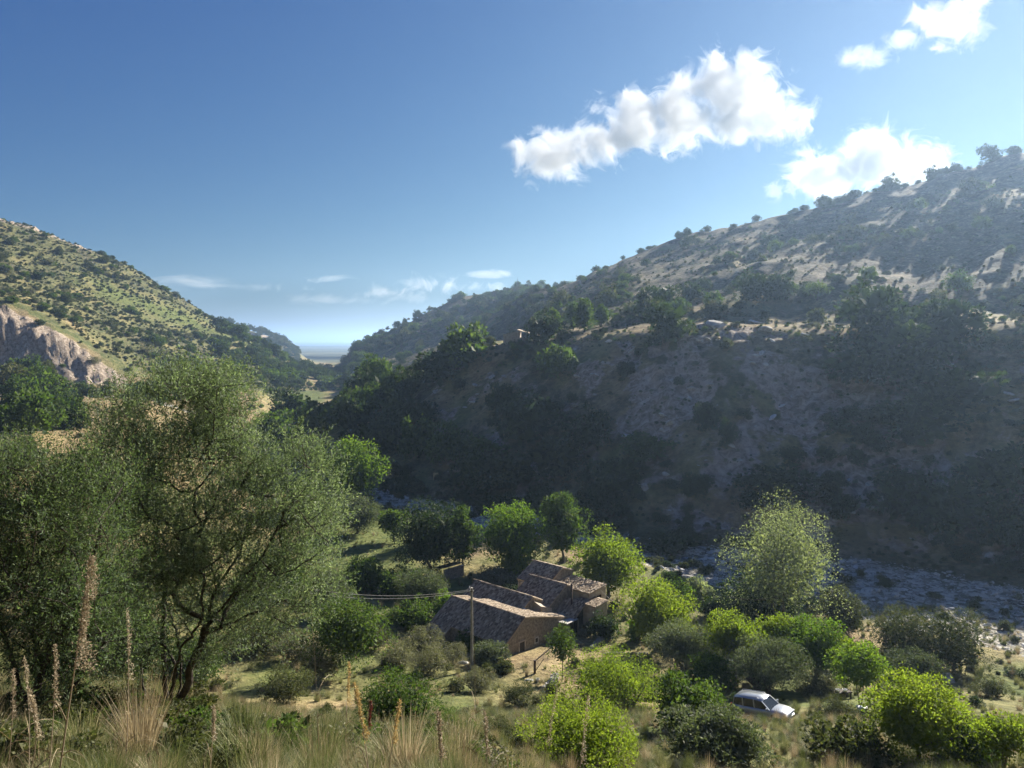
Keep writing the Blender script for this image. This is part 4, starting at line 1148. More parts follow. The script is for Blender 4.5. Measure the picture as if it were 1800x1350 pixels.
# low round herbs and cushions among the grass: individual where large, the rest one mass
r = np.random.default_rng(71)
herb = []
def herbs(n, D, pxr, size, tones, seed, dens=None):
    X, Y = near_pts(n, D, pxr, seed, dens); rr2 = np.random.default_rng(seed + 1)
    for i in range(len(X)):
        herb.append((X[i], Y[i], rr2.uniform(*size), tones[rr2.integers(len(tones))], int(rr2.integers(5))))
ml = sorted([(h_, k_) for h_, k_ in [((700, 1282, 140), 'mid')]])
for (px, py, wpx, tone, lab) in [
    (700, 1288, 150, 'mid', 'wide dark green broom bush low in the middle foreground'),
    (790, 1300, 70, 'mid', 'green bush right of the wide broom bush in the foreground'),
    (880, 1305, 60, 'scrub', 'dark thin bush left of the glowing yellow green bush'),
    (756, 1182, 70, 'grey', 'grey cushion bush below the utility pole'),
    (700, 1170, 66, 'grey', 'pale grey bush on the bank between the round tree and the pole'),
    (740, 1148, 70, 'grey', 'pale cushion bush above the grey ones near the pole'),
    (795, 1165, 50, 'grey', 'small pale bush left of the pole foot'),
    (660, 1140, 60, 'scrub', 'low brownish bush right of the round tree'),
    (565, 1195, 80, 'grey', 'dry brown bush below the round tree'),
    (500, 1235, 90, 'scrub', 'dull green bush right of the olive stems'),
    (520, 1160, 80, 'grey', 'bare twiggy greyish bush left of the round tree'),
    (840, 1215, 60, 'grey', 'pale bush in the middle of the near slope'),
    (910, 1240, 60, 'scrub', 'dull bush on the near slope below the farmyard'),
    (875, 1183, 24, 'dark', 'small dark upright shrub at the farmyard edge'),
    (1440, 1225, 70, 'grey', 'dry twiggy bush right of the car'),
    (1475, 1265, 60, 'scrub', 'small bush in front of the dark table'),
    (1560, 1240, 60, 'scrub', 'low dark shrub under the thin orchard trees'),
    (1745, 1225, 54, 'scrub', 'dark low bush by the meadow at the right edge'),
    (1660, 1240, 50, 'dark', 'dark low bush behind the domed tree')]:
    p = at(px, py, 15); Wm = wpx * p.y / F; me = PROTO[tone + '_fine'][int(px) % 2]
    o = obj('shrub', me, None, (p.x, p.y, p.z - .03), label=lab, category='shrub'); s = Wm / 2 * 1.08
    o.scale = (s, s, s * .9); o.rotation_euler = (0, 0, px)
herbs(1100, (6, 18), (-300, 1300), (.10, .42), ['grey', 'scrub', 'mid', 'scrub'], 70, lambda X, Y, px: sstep(-.1, .25, fbm(X / 3. + 9, Y / 3., 2)))
herbs(900, (9, 62), (-200, 1900), (.12, .55), ['grey', 'scrub', 'grey'], 72, lambda X, Y, px: sstep(-.1, .25, fbm(X / 5. + 9, Y / 5., 2)) * (px < 1250) + .3)
herbs(700, (62, 112), (0, 1900), (.2, .9), ['grey', 'scrub', 'scrub', 'dark'], 74, lambda X, Y, px: (.15 + .6 * sstep(0, .25, fbm(X / 6. + 9, Y / 6., 2))) * (1 - .95 * np.exp(-(((X - 6) / 9.) ** 2 + ((Y - 87) / 8.) ** 2))) * (np.hypot((X + 2) / 10, (Y - 96) / 13) > .9))
herbs(500, (100, 190), (0, 1500), (.3, 1.4), ['scrub', 'mid', 'dark'], 76, lambda X, Y, px: (Y < np.interp(px, PXG, RB1) + 1) * (Y > np.interp(px, PXG, RB1) - 12) * .8)
herb.sort(key=lambda h: -h[2] / h[1])
HX = np.array([h[0] for h in herb]); HY = np.array([h[1] for h in herb]); HZ = ground(HX, HY)
vish = np.ones(len(herb), bool)
for t in np.linspace(.2, .98, 50):
    vish &= ground(HX * t, HY * t) < (HZ + .4) * t + .05
cnt = 0; rest = []
for i, h in enumerate(herb):
    if vish[i] and cnt < 200:
        cnt += 1
        near_ = h[1] < 62
        o = obj('scrub_bush', PROTO[h[3]][h[4]], None, (h[0], h[1], HZ[i] - .02), category='bush',
                label='%s %s bush %s, %s' % ('tiny' if h[2] < .2 else 'small' if h[2] < .36 else 'knee-high' if h[2] < .6 else 'rounded', {'grey': 'pale greyish', 'scrub': 'dull green', 'dark': 'dark', 'mid': 'green'}[h[3]], 'in the nearest grass' if h[1] < 22 else 'on the near slope' if near_ else 'on the flat land round the farm' if h[1] < 105 else 'by the near river bank',
                     ['toward the left edge', 'left of centre', 'at the centre', 'right of centre', 'toward the right edge'][min(4, max(0, int((900 + F * h[0] / h[1]) / 360)))]),
                group=('%s bushes on the near slope' if near_ else '%s bushes round the farm') % {'grey': 'pale', 'scrub': 'dull green', 'dark': 'dark', 'mid': 'green'}[h[3]])
        o.scale = (h[2], h[2], h[2] * .9); o.rotation_euler = (0, 0, h[0] * 7)
    else:
        rest.append(i)
gn_scatter('low_scrub', np.stack([HX[rest], HY[rest], HZ[rest] - .02], 1), [herb[i][2] for i in rest], HX[rest] * 5, [kid.get((herb[i][3], herb[i][4]), 0) for i in rest], [first[k] for k in keys])

# tall dry stalks with plumes
def stalk(px, pyb, pyt, lean, Yd, label, plume=1.0, col=M_PLUME, seed=1, r0=.005, kind='reed', bend=0.0):
    r = np.random.default_rng(seed)
    X = (px - 900) / F * Yd; zg = gz(X, Yd)
    zt = (HORIZ - pyt) / F * Yd
    H = zt - zg
    t = np.linspace(0, 1, 14)
    dx = lean / F * Yd
    P = np.stack([dx * t ** 1.3 + bend * np.sin(t * 3.14) * .1, .06 * np.sin(t * 2.5), H * t], 1)
    P[0, 2] -= .1
    T_ = thing('plume_reed' if plume else 'dry_stalk', label, 'reed' if plume else 'stalk', (X, Yd, zg))
    V, Q = tubes([(P, r0 * (1 - .75 * t))], 5)
    obj('stem', mesh_np('stem', V, Q, [M_STALK], True), T_)
    # long thin leaves low on the stem
    ch = []
    for k in range(4):
        t0 = r.uniform(.05, .45); b_ = np.array([np.interp(t0, t, P[:, i]) for i in range(3)]); a = r.uniform(0, 6.28); l_ = r.uniform(.2, .5)
        s_ = np.linspace(0, 1, 7)[:, None]
        ch.append((b_ + np.array([math.cos(a), math.sin(a), 0]) * l_ * s_ + np.array([0, 0, 1]) * l_ * (1.1 * s_ - 1.3 * s_ ** 2), .004 * (1 - s_[:, 0] * .9)))
    V, Q = tubes(ch, 3)
    obj('blades', mesh_np('blades', V, Q, [M_DRY]), T_)
    if plume:
        n_ = int(1500 * plume)
        f = r.uniform(.58, 1.0, n_); c = np.stack([np.interp(f, t, P[:, i]) for i in range(3)], 1)
        wv = .62 * (.045 + .10 * np.clip(np.sin((f - .55) * 22) + .2, 0, 1) * (1 - (f - .58) / .5)) * plume ** .5 * min(1.4, H)
        a = r.normal(0, .9, n_) + .4; rad = wv * r.random(n_)
        c = c + np.stack([np.cos(a) * rad, np.sin(a) * rad * .6, -rad * r.uniform(0, .7, n_)], 1)
        V, Q = leaf_quads(c, r.normal(size=(n_, 3)) + np.array([.5, 0, .4]), r.normal(size=(n_, 3)), .022 * r.uniform(.5, 1.3, n_), .007)
        obj('plume', mesh_np('plume', V, Q, [col]), T_)['kind'] = 'stuff'
stalk(92, 1345, 980, 60, 4.6, 'tallest plumed reed with a thick feathery head in front of the left olive', 1.0, seed=1, r0=.007)
stalk(80, 1345, 1135, 10, 5.2, 'shorter plumed reed just left of the tallest reed', .22, seed=2)
stalk(24, 1345, 1215, 18, 5.0, 'drooping plumed reed near the bottom left corner', .3, seed=3, bend=.8)
stalk(8, 1345, 1180, 8, 5.6, 'thin plumed reed at the left edge', .15, seed=4)
stalk(48, 1345, 1160, -12, 5.8, 'leaning thin reed between the left edge and the tallest reed', .14, seed=14)
stalk(220, 1345, 1072, -2, 6.2, 'straight thin reed with a sparse head in front of the olive stems', .2, seed=5)
stalk(655, 1345, 1205, -36, 5.0, 'golden plumed reed leaning left at the bottom, left of centre', .28, grass_mat('golden_plume', [(.1, (.30, .20, .07)), (.9, (.60, .46, .20))]), seed=6)
stalk(676, 1345, 1235, 24, 5.4, 'golden plumed reed leaning right at the bottom, left of centre', .25, bpy.data.materials['golden_plume'], seed=7)
stalk(780, 1348, 1255, -14, 4.6, 'pale feathery reed head at the bottom centre', .3, seed=8)
stalk(838, 1348, 1010, -8, 6.0, 'single tall bare stalk rising in front of the pole', 0, seed=9, r0=.002)
stalk(560, 1348, 1035, -18, 7.0, 'single thin bare stalk rising in front of the round tree', 0, seed=10, r0=.0025)
stalk(945, 1348, 1215, 34, 7.5, 'thin reed leaning right below the farmyard', .15, seed=11)
stalk(1010, 1348, 1225, 24, 6.0, 'thin pale reed in front of the glowing bush', .15, seed=12)
stalk(605, 1290, 1165, 6, 8.5, 'golden bushy reed head below the round tree', .35, bpy.data.materials['golden_plume'], seed=13)
stalk(365, 1345, 1245, 6, 6.0, 'small pale reed head right of the olive stems', .3, seed=15)
stalk(860, 1348, 1255, -10, 5.5, 'thin reed head right of the bottom centre', .25, seed=16)
stalk(640, 1300, 1235, 10, 9.0, 'dark red brown seed head standing in the foreground grass', .5, grass_mat('red_seed', [(.1, (.07, .015, .012)), (.9, (.20, .05, .035))]), seed=17)
# ------------------------------------------------------------------ the farmhouse
M_WALL = simple('rubble_wall', [(.28, (.10, .085, .068)), (.42, (.19, .16, .128)), (.56, (.27, .23, .187)), (.72, (.38, .335, .275))], 3.2, .95, .03, 5, detail=9, dist=.3)
M_PLASTER = simple('old_plaster', [(.3, (.26, .21, .16)), (.5, (.40, .34, .27)), (.7, (.50, .44, .36))], 1.4, .95, .02, 8, detail=9)
M_BOARDD = simple('old_dark_wood', [(.3, (.025, .02, .017)), (.6, (.07, .055, .042))], 12, .85, .01, 30)
M_RUST = simple('rusty_iron', [(.3, (.03, .02, .016)), (.6, (.07, .045, .035))], 14, .8, .004, 40)
M_CONC = simple('pale_concrete', [(.3, (.36, .33, .28)), (.6, (.52, .49, .43))], 3, .9, .01, 20)
M_WHITE = simple('white_paint', [(.3, (.62, .62, .60)), (.6, (.80, .80, .78))], 8, .6)
M_SHEET = simple('weathered_sheet', [(.3, (.30, .27, .24)), (.6, (.48, .45, .41))], 3, .6, .01, 10)
M_WOODP = simple('grey_weathered_wood', [(.3, (.15, .13, .105)), (.6, (.30, .265, .22))], 9, .9, .01, 30)
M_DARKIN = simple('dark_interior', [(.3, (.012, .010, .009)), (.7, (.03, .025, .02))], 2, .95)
def tile_mat():
    m, n, out = mat_new('clay_tiles')
    geo = N(n, 'ShaderNodeNewGeometry'); tc = N(n, 'ShaderNodeTexCoord').outputs['Object']
    c = math_(n, 'ADD', math_(n, 'MULTIPLY', geo.outputs['Random Per Island'], .65), math_(n, 'MULTIPLY', noise(n, .9, 5, .6, tc), .35))
    colr = ramp(n, c, [(.12, (.13, .098, .07)), (.38, (.25, .19, .135)), (.6, (.37, .29, .205)), (.88, (.54, .44, .32))])
    p = N(n, 'ShaderNodeBsdfPrincipled'); p.inputs['Roughness'].default_value = .9; p.inputs['Specular IOR Level'].default_value = .2
    n.links.new(colr, p.inputs['Base Color']); n.links.new(p.outputs[0], out.inputs[0])
    return m
M_TILE = tile_mat()

def box(x0, x1, y0, y1, z0, z1):
    V = np.array([[x, y, z] for z in (z0, z1) for y in (y0, y1) for x in (x0, x1)], float)
    Q = np.array([[0, 2, 3, 1], [4, 5, 7, 6], [0, 1, 5, 4], [2, 6, 7, 3], [0, 4, 6, 2], [1, 3, 7, 5]])
    return V, Q
def join(parts):
    VV, QQ, o = [], [], 0
    for V, Q in parts:
        VV.append(V); QQ.append(Q + o); o += len(V)
    return np.concatenate(VV), np.concatenate(QQ)
def box_r(c, d, l, w_, h, up=(0, 0, 1)):
    """box of length l along d centred at c"""
    d = np.array(d, float); d /= np.linalg.norm(d); s = np.cross(d, up); s /= np.linalg.norm(s); u = np.cross(s, d)
    V, Q = box(-l / 2, l / 2, -w_ / 2, w_ / 2, -h / 2, h / 2)
    return np.array(c) + V[:, :1] * d + V[:, 1:2] * s + V[:, 2:] * u, Q

GH = gz(-.77, 86.0)
H0 = thing('farmhouse', 'old stone farmhouse of several attached rooms with brown barrel tile roofs', 'farmhouse', (-.77, 86.0, -36.0), math.atan2(.741, .671))
rt = np.random.default_rng(81)
def tiles(u0, z0, u1, z1, v0, v1, over=.18, name='roof_tiles'):
    """barrel tiles on the slope from the eave (u0,z0) up to (u1,z1), along v0..v1"""
    L0 = math.hypot(u1 - u0, z1 - z0); du, dz = (u1 - u0) / L0, (z1 - z0) / L0
    nx, nz = -dz * np.sign(du), abs(du)
    step = .34; nrow = max(1, int((L0 + over) / step)); sp = .215; ncol = int((v1 - v0) / sp) + 1
    ri, ci = np.meshgrid(np.arange(nrow), np.arange(ncol), indexing='ij'); ri = ri.ravel(); ci = ci.ravel(); n = len(ri)
    a = np.linspace(-1.45, 1.45, 5)
    s0 = -over + ri * step + rt.normal(0, .02, n); s1 = s0 + .43
    vc = v0 + ci * sp + rt.normal(0, .014, n); sag = .05 * np.sin(ci / ncol * math.pi * 2.3) * np.sin(ri / nrow * 3.14) + rt.normal(0, .012, n)
    V = np.zeros((n, 2, 5, 3))
    for e, (s, rad, lift) in enumerate(((s0, .118, .055), (s1, .092, .02))):
        off = lift + sag
        for k in range(5):
            hgt = off + rad * math.cos(a[k])
            V[:, e, k, 0] = u0 + du * s + nx * hgt; V[:, e, k, 2] = z0 + dz * s + nz * hgt
            V[:, e, k, 1] = vc + rad * math.sin(a[k])
    b = np.arange(n)[:, None] * 10; k = np.arange(4)[None]
    Q = np.stack([b + k, b + k + 1, b + 5 + k + 1, b + 5 + k], -1).reshape(-1, 4)
    keep = rt.random(n) > .004
    Q = Q.reshape(n, 4, 4)[keep].reshape(-1, 4)
    # channel slab below, and ridge tiles are added by the caller
    sl = np.array([[u0 - du * over, v0 - .08, z0 - dz * over], [u1, v0 - .08, z1], [u1, v1 + .08, z1], [u0 - du * over, v1 + .08, z0 - dz * over]])
    sV = np.concatenate([sl, sl - np.array([nx, 0, nz]) * .10]); sQ = np.array([[0, 1, 2, 3], [7, 6, 5, 4], [0, 4, 5, 1], [1, 5, 6, 2], [2, 6, 7, 3], [3, 7, 4, 0]])
    me = mesh_np('roof_slab', sV, sQ, [M_TILE])
    rs_ = obj('roof', me, H0)
    t = obj(name, mesh_np(name, V.reshape(-1, 3), Q, [M_TILE]), rs_); t['kind'] = 'stuff'
def ridge_tiles(u, z, v0, v1):
    n = int((v1 - v0) / .38) + 1; a = np.linspace(-1.5, 1.5, 6); V = np.zeros((n, 2, 6, 3))
    for e, (dv, rad) in enumerate(((0, .15), (.44, .125))):
        for k in range(6):
            V[:, e, k, 0] = u + rad * math.sin(a[k]); V[:, e, k, 2] = z + .03 + rad * math.cos(a[k]) + rt.normal(0, .01, n); V[:, e, k, 1] = v0 + np.arange(n) * .38 + dv
    b = np.arange(n)[:, None] * 12; k = np.arange(5)[None]
    Q = np.stack([b + k, b + k + 1, b + 7 + k, b + 6 + k], -1).reshape(-1, 4)
    obj('ridge_tiles', mesh_np('ridge_tiles', V.reshape(-1, 3), Q, [M_TILE]), H0)['kind'] = 'stuff'
def gable(ue, ze, ur, zr, uf, zf, v0, v1, zb=-2.0, wall=M_WALL, name='wall'):
    """stone body: eave (ue,ze), ridge (ur,zr), far eave (uf,zf), from v0 to v1, roofed both sides"""
    pr = [(ue, zb), (uf, zb), (uf, zf - .1), (ur, zr - .1), (ue, ze - .1)]
    V = np.array([[u, v0, z] for u, z in pr] + [[u, v1, z] for u, z in pr])
    pent = np.array([[0, 1, 2, 3, 4], [9, 8, 7, 6, 5]])
    Q = np.array([[0, 5, 6, 1], [1, 6, 7, 2], [4, 9, 5, 0], [2, 7, 8, 3], [3, 8, 9, 4]])
    me = mesh_np(name, V, [pent, Q], [wall]); obj(name, me, H0)
    tiles(ue, ze, ur, zr, v0, v1)
    tiles(uf, zf, ur, zr, v0, v1)
    ridge_tiles(ur, zr, v0, v1)
# front room, with the long shaded slope toward the slope of the hill
gable(0, 1.55, 3.3, 3.8, 6.6, 3.0, 0, 8.9)
gable(-1.1, .7, 3.28, 3.55, 6.5, 2.7, 8.9, 12.3)
# its lower sunny room: flat sloping roof to the right
V = np.array([[6.62, -.0, -2], [11.9, -.0, -2], [11.9, 3.4, -2], [6.62, 3.4, -2], [6.62, .0, 2.88], [11.9, .0, 1.38], [11.9, 3.4, 1.38], [6.62, 3.4, 2.88]])
Q6 = np.array([[3, 2, 1, 0], [0, 1, 5, 4], [1, 2, 6, 5], [2, 3, 7, 6], [3, 0, 4, 7], [4, 5, 6, 7]])
obj('wall', mesh_np('wall', V, Q6, [M_WALL]), H0)
tiles(11.9, 1.48, 6.6, 2.98, .05, 3.3, .1)
# second room behind
gable(6.0, 2.35, 8.8, 4.0, 10.5, 3.2, 3.5, 13.5)
obj('wall', mesh_np('wall', *[np.array([[9.0, 2.3, -2], [11.2, 2.3, -2], [11.2, 3.5, -2], [9., 3.5, -2], [9., 2.3, 3.1], [11.2, 2.3, 2.3], [11.2, 3.52, 2.5], [9.0, 3.52, 3.5]]), Q6], [M_PLASTER]), H0)
# third room, with the stovepipe
gable(10.7, 2.6, 14.2, 4.5, 15.4, 4.0, 2.4, 8.6)
# rearmost room
gable(13.6, 3.9, 16.9, 5.5, 19.2, 4.7, 5.2, 10.2)
# flat roofed room at the right, its roof edged with tiles
V, Q = box(15.42, 19.0, -.4, 5.15, -2, 3.75); obj('wall', mesh_np('wall', V, Q, [M_PLASTER]), H0)
tiles(15.2, 3.75, 19.0, 4.05, -.5, 5.1, .1)
# dark lean-to shed with the open front
V = np.array([[11.95, -.4, -2], [14.0, -.4, -2], [14.0, 2.3, -2], [11.95, 2.3, -2], [11.95, -.4, 1.2], [14.0, -.4, 2.75], [14.0, 2.3, 2.75], [11.95, 2.3, 1.2]])
V[[0, 4], 0] = 11.95
obj('wall', mesh_np('wall', V, Q6, [M_BOARDD]), H0)
tiles(11.6, 1.35, 14.1, 2.95, -.75, 2.35, .15)
V, Q = box(14.05, 16.6, -2.3, 1.0, -2, 2.75); obj('wall', mesh_np('wall', V, Q, [M_PLASTER]), H0)
tiles(13.9, 2.8, 16.7, 2.98, -2.4, .95, .08)
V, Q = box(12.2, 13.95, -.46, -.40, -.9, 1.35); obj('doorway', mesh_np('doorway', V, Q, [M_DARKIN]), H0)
# canopy sheet on a post by the doorway
V, Q = box_r((10.9, -.55, 1.55), (1, .1, -.05), 2.6, 1.3, .06); obj('canopy', mesh_np('canopy', V, Q, [M_SHEET]), H0)
V, Q = join([box_r((12.1, -1.1, .4), (0, 0, 1), 2.4, .1, .1, (0, 1, 0)), box_r((9.9, -1.05, .5), (0, 0, 1), 2.4, .09, .09, (0, 1, 0))])
for c in (12.1, 9.9):
    V, Q = box_r((c, -1.1, .35), (0, 0, 1), 2.5, .1, .1, (0, 1, 0)); obj('post', mesh_np('post', V, Q, [M_WOODP]), H0)
V, Q = box_r((9.6, .4, 2.25), (1, .3, -.28), 1.1, .5, .18); obj('roof_box', mesh_np('roof_box', V, Q, [M_BOARDD]), H0)
# door with frame, small window, eave boards
V, Q = box(2.35, 3.25, -.07, -.01, -1.0, 1.15); d = obj('door', mesh_np('door', V, Q, [M_BOARDD]), H0)
for k in range(4):
    V, Q = box(2.38 + k * .215, 2.58 + k * .215, -.10, -.072, -.98, 1.12); obj('plank', mesh_np('plank', V, Q, [M_BOARDD]), d)
V, Q = join([box(2.22, 2.35, -.12, .0, -1.0, 1.28), box(3.25, 3.38, -.12, .0, -1.0, 1.28), box(2.35, 3.25, -.12, .0, 1.15, 1.28)]); obj('door_frame', mesh_np('door_frame', V, Q, [M_PLASTER]), H0)
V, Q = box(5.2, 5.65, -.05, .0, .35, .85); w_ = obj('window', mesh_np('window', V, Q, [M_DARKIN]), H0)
V, Q = join([box(5.1, 5.2, -.08, 0, .25, .95), box(5.65, 5.75, -.08, 0, .25, .95), box(5.2, 5.65, -.08, 0, .85, .95), box(5.2, 5.65, -.10, 0, .25, .35)]); obj('frame', mesh_np('frame', V, Q, [M_CONC]), w_)
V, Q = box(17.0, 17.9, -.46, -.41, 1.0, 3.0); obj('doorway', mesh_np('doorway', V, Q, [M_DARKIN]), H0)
def lathe(prof, n=20, cx=0, cy=0):
    a = np.arange(n) * 2 * np.pi / n; k = len(prof); P = np.array(prof, float)
    V = np.stack([cx + P[:, :1] * np.cos(a), cy + P[:, :1] * np.sin(a), np.repeat(P[:, 1:2], n, 1)], -1).reshape(-1, 3)
    i = np.arange(k - 1)[:, None] * n; j = np.arange(n)[None]; j2 = (j + 1) % n
    return V, np.stack([i + j, i + j2, i + n + j2, i + n + j], -1).reshape(-1, 4)
V, Q = lathe([(.115, 1.6), (.115, 4.9), (.0, 4.9)], 12, 13.4, .9); sp = obj('stovepipe', mesh_np('stovepipe', V, Q, [M_RUST], True), H0)
V, Q = lathe([(.19, 4.93), (.12, 5.1), (0, 5.14)], 12, 13.4, .9); obj('pipe_cap', mesh_np('pipe_cap', V, Q, [M_RUST], True), sp)
V, Q = lathe([(.0, .02), (.2, .06), (.36, .16), (.38, .17), (.2, .09), (0, .05)], 18)
ds = obj('satellite_dish', mesh_np('satellite_dish', V, Q, [M_WHITE], True), H0, (7.0, 3.3, 2.75)); ds.rotation_euler = (1.1, 0, .3)
# rows of loose stones along the roof edges
for k in range(26):
    c = (rt.uniform(15.4, 19.0), rt.choice([5.0, -.35]), 3.95) if k < 14 else (18.95, rt.uniform(-.3, 5.0), 4.1)
    V, Q = box(-.14, .14, -.1, .1, -.07, .07); V = V * rt.uniform(.7, 1.3, 3) + rt.normal(0, .02, V.shape)
    obj('edge_stone', mesh_np('edge_stone', V, Q, [M_WALL]), H0, c).rotation_euler = (0, 0, rt.uniform(0, 3))

# round cistern at the eave corner
cz = gz(-1.5, 85.6)
t = thing('cistern', 'round whitewashed cistern at the near corner of the farmhouse', 'cistern', (-1.55, 85.4, -36.4))
V, Q = lathe([(.68, -1.2), (.70, 1.95), (.72, 2.0), (.72, 2.08), (.0, 2.12)], 26)
obj('tank', mesh_np('tank', V, Q, [M_CONC]), t)

# rope or hose from the flat roof corner to the track
def wire(name, label, cat, A, B, sag, r_, mt, parent=None, n=24):
    A = np.array(A, float); B = np.array(B, float); s = np.linspace(0, 1, n)[:, None]
    P = A + (B - A) * s; P[:, 2] -= 4 * sag * (s * (1 - s))[:, 0]
    V, Q = tubes([(P - A, np.full(n, r_))], 5)
    o = obj(name, mesh_np(name, V, Q, [mt], True), parent, tuple(A))
    if parent is None: o['label'] = label; o['category'] = cat
    return o
def px3(px, py, Y): return ((px - 900) / F * Y, Y, (HORIZ - py) / F * Y)
wire('cable', 'pale slack cable from the flat roof corner down to the bright tree', 'cable', px3(1055, 1036, 99.0), px3(1092, 1062, 99.0), .35, .05, M_CONC)
for px, top, bot, Yd, lb in ((1057, 1030, 1072, 99.2, 'thin leaning pole at the right corner of the flat roofed room'), (1048, 1033, 1058, 99.6, 'second thin pole beside the corner pole of the flat roofed room')):
    a = px3(px, bot, Yd); g = gz(a[0], a[1]); top_ = px3(px, top, Yd)[2]
    V, Q = tubes([(np.array([[0, 0, -.3], [0, .02, (top_ - g) * .5], [.05, 0, top_ - g]]), np.array([.06, .055, .05]))], 6)
    obj('garden_pole', mesh_np('garden_pole', V, Q, [M_WOODP], True), None, (a[0], a[1], g), label=lb, category='pole')

# utility pole with insulators and wires
pb_ = at(829, 1176, 60); up = thing('utility_pole', 'tall grey utility pole standing in front of the farmhouse roof', 'utility pole', (pb_.x, pb_.y, pb_.z))
ht = (HORIZ - 1034) / F * pb_.y - pb_.z
V, Q = tubes([(np.array([[0, 0, -.5], [0.02, 0, ht * .5], [0, 0, ht]]), np.array([.17, .145, .12]))], 12)
obj('pole', mesh_np('pole', V, Q, [simple('grey_pole', [(.3, (.16, .15, .13)), (.6, (.28, .265, .235))], 4, .9, .004, 40)], True), up)
V, Q = lathe([(0, ht), (.13, ht + .02), (.12, ht + .06), (0, ht + .08)], 12); obj('cap', mesh_np('cap', V, Q, [M_CONC]), up)
V, Q = box_r((0, -.16, ht - .3), (1, 0, 0), .5, .05, .05); cr = obj('bracket', mesh_np('bracket', V, Q, [M_RUST]), up)
for s in (-.2, .2):
    V, Q = lathe([(0, 0), (.04, .01), (.05, .05), (.03, .08), (.05, .11), (0, .14)], 10); obj('insulator', mesh_np('insulator', V, Q, [M_WHITE], True), cr, (s, -.16, ht - .28))
topp = (pb_.x, pb_.y - .16, pb_.z + ht - .2)
wire('overhead_wire', 'upper pale wire running from the utility pole left behind the olive', 'wire', (topp[0] - .2, topp[1], topp[2] + .08), px3(440, 1012, 78), 1.25, .022, M_CONC)
wire('overhead_wire', 'lower pale wire running from the utility pole left behind the olive', 'wire', topp, px3(440, 1020, 79), 1.35, .022, M_CONC)
wire('overhead_wire', 'thin service wire from the utility pole to the second roof', 'wire', (topp[0] + .2, topp[1], topp[2]), (-5.6, 100.3, -32.3), .5, .016, M_CONC)

# ------------------------------------------------------------------ stones and walls
def stone_mesh(seed, flat=.7, sub=1):
    r = np.random.default_rng(seed)
    import bmesh
    bm = bmesh.new(); bmesh.ops.create_icosphere(bm, subdivisions=sub + 1, radius=1)
    V = np.array([v.co[:] for v in bm.verts]); Fa = np.array([[v.index for v in f.verts] for f in bm.faces]); bm.free()
    d = V.copy()
    for k in range(9):
        nrm = unit(r.normal(size=3)); c = r.uniform(.55, .9); e = np.maximum(d @ nrm - c, 0); d = d - e[:, None] * nrm
    d *= np.array([1, r.uniform(.7, 1), flat * r.uniform(.7, 1.1)])
    return d, Fa
M_STONE = simple('limestone', [(.3, (.20, .185, .16)), (.5, (.36, .34, .30)), (.7, (.54, .52, .47))], 2.5, .95, .05, 6)
M_STONEW = simple('pale_limestone', [(.3, (.34, .33, .30)), (.5, (.50, .49, .46)), (.7, (.66, .65, .61))], 2.5, .95, .05, 6)
STN = [mesh_np('boulder', *stone_mesh(200 + k), [M_STONEW if k % 2 else M_STONE]) for k in range(6)]
r = np.random.default_rng(91)
# the river bed: pebbles and boulders
ctr = []
px = r.uniform(560, 1950, 2600); y1 = np.interp(px, PXG, RB1); y2 = np.interp(px, PXG, RB2); D = y1 + (y2 - y1) * r.uniform(-.03, 1.05, 2600); X = (px - 900) / F * D
s = .12 + .6 * r.random(2600) ** 4
od = np.argsort(-s / D); firsts = []
ok = [i for i in od if 540 < px[i] < 1815]
for c, i in enumerate(ok[:150]):
    o = obj('river_boulder', STN[i % 6], None, (X[i], D[i], gz(X[i], D[i]) + .1 * s[i]), category='boulder', group='boulders in the dry river bed',
            label='pale %s boulder in the dry gravel bed, %s, %s' % ('large' if s[i] > .4 else 'small', 'near bank side' if (D[i] - y1[i]) / (y2[i] - y1[i]) < .5 else 'far bank side', ['left of the dark tree by the lawn', 'behind the farm trees', 'left of the poplar', 'right of the poplar', 'toward the right edge'][int(np.digitize(px[i], [720, 1020, 1330, 1560]))]))
    o.scale = (s[i], s[i] * .8, s[i] * .8); o.rotation_euler = (r.normal(0, .2), r.normal(0, .2), r.uniform(0, 6.28))
    if len(firsts) < 6 and (i % 6) not in [f[0] for f in firsts]: firsts.append((i % 6, o))
firsts.sort(key=lambda f: f[0]); fo_ = [f[1] for f in firsts]
n = 9000
px = r.uniform(500, 1990, n); y1 = np.interp(px, PXG, RB1); y2 = np.interp(px, PXG, RB2); D = y1 + (y2 - y1) * r.uniform(-.03, 1.05, n); X = (px - 900) / F * D
gn_scatter('river_stones', np.stack([X, D, ground(X, D)], 1), .07 + .22 * r.random(n) ** 2, r.uniform(0, 6.28, n), r.integers(0, len(fo_), n), fo_)
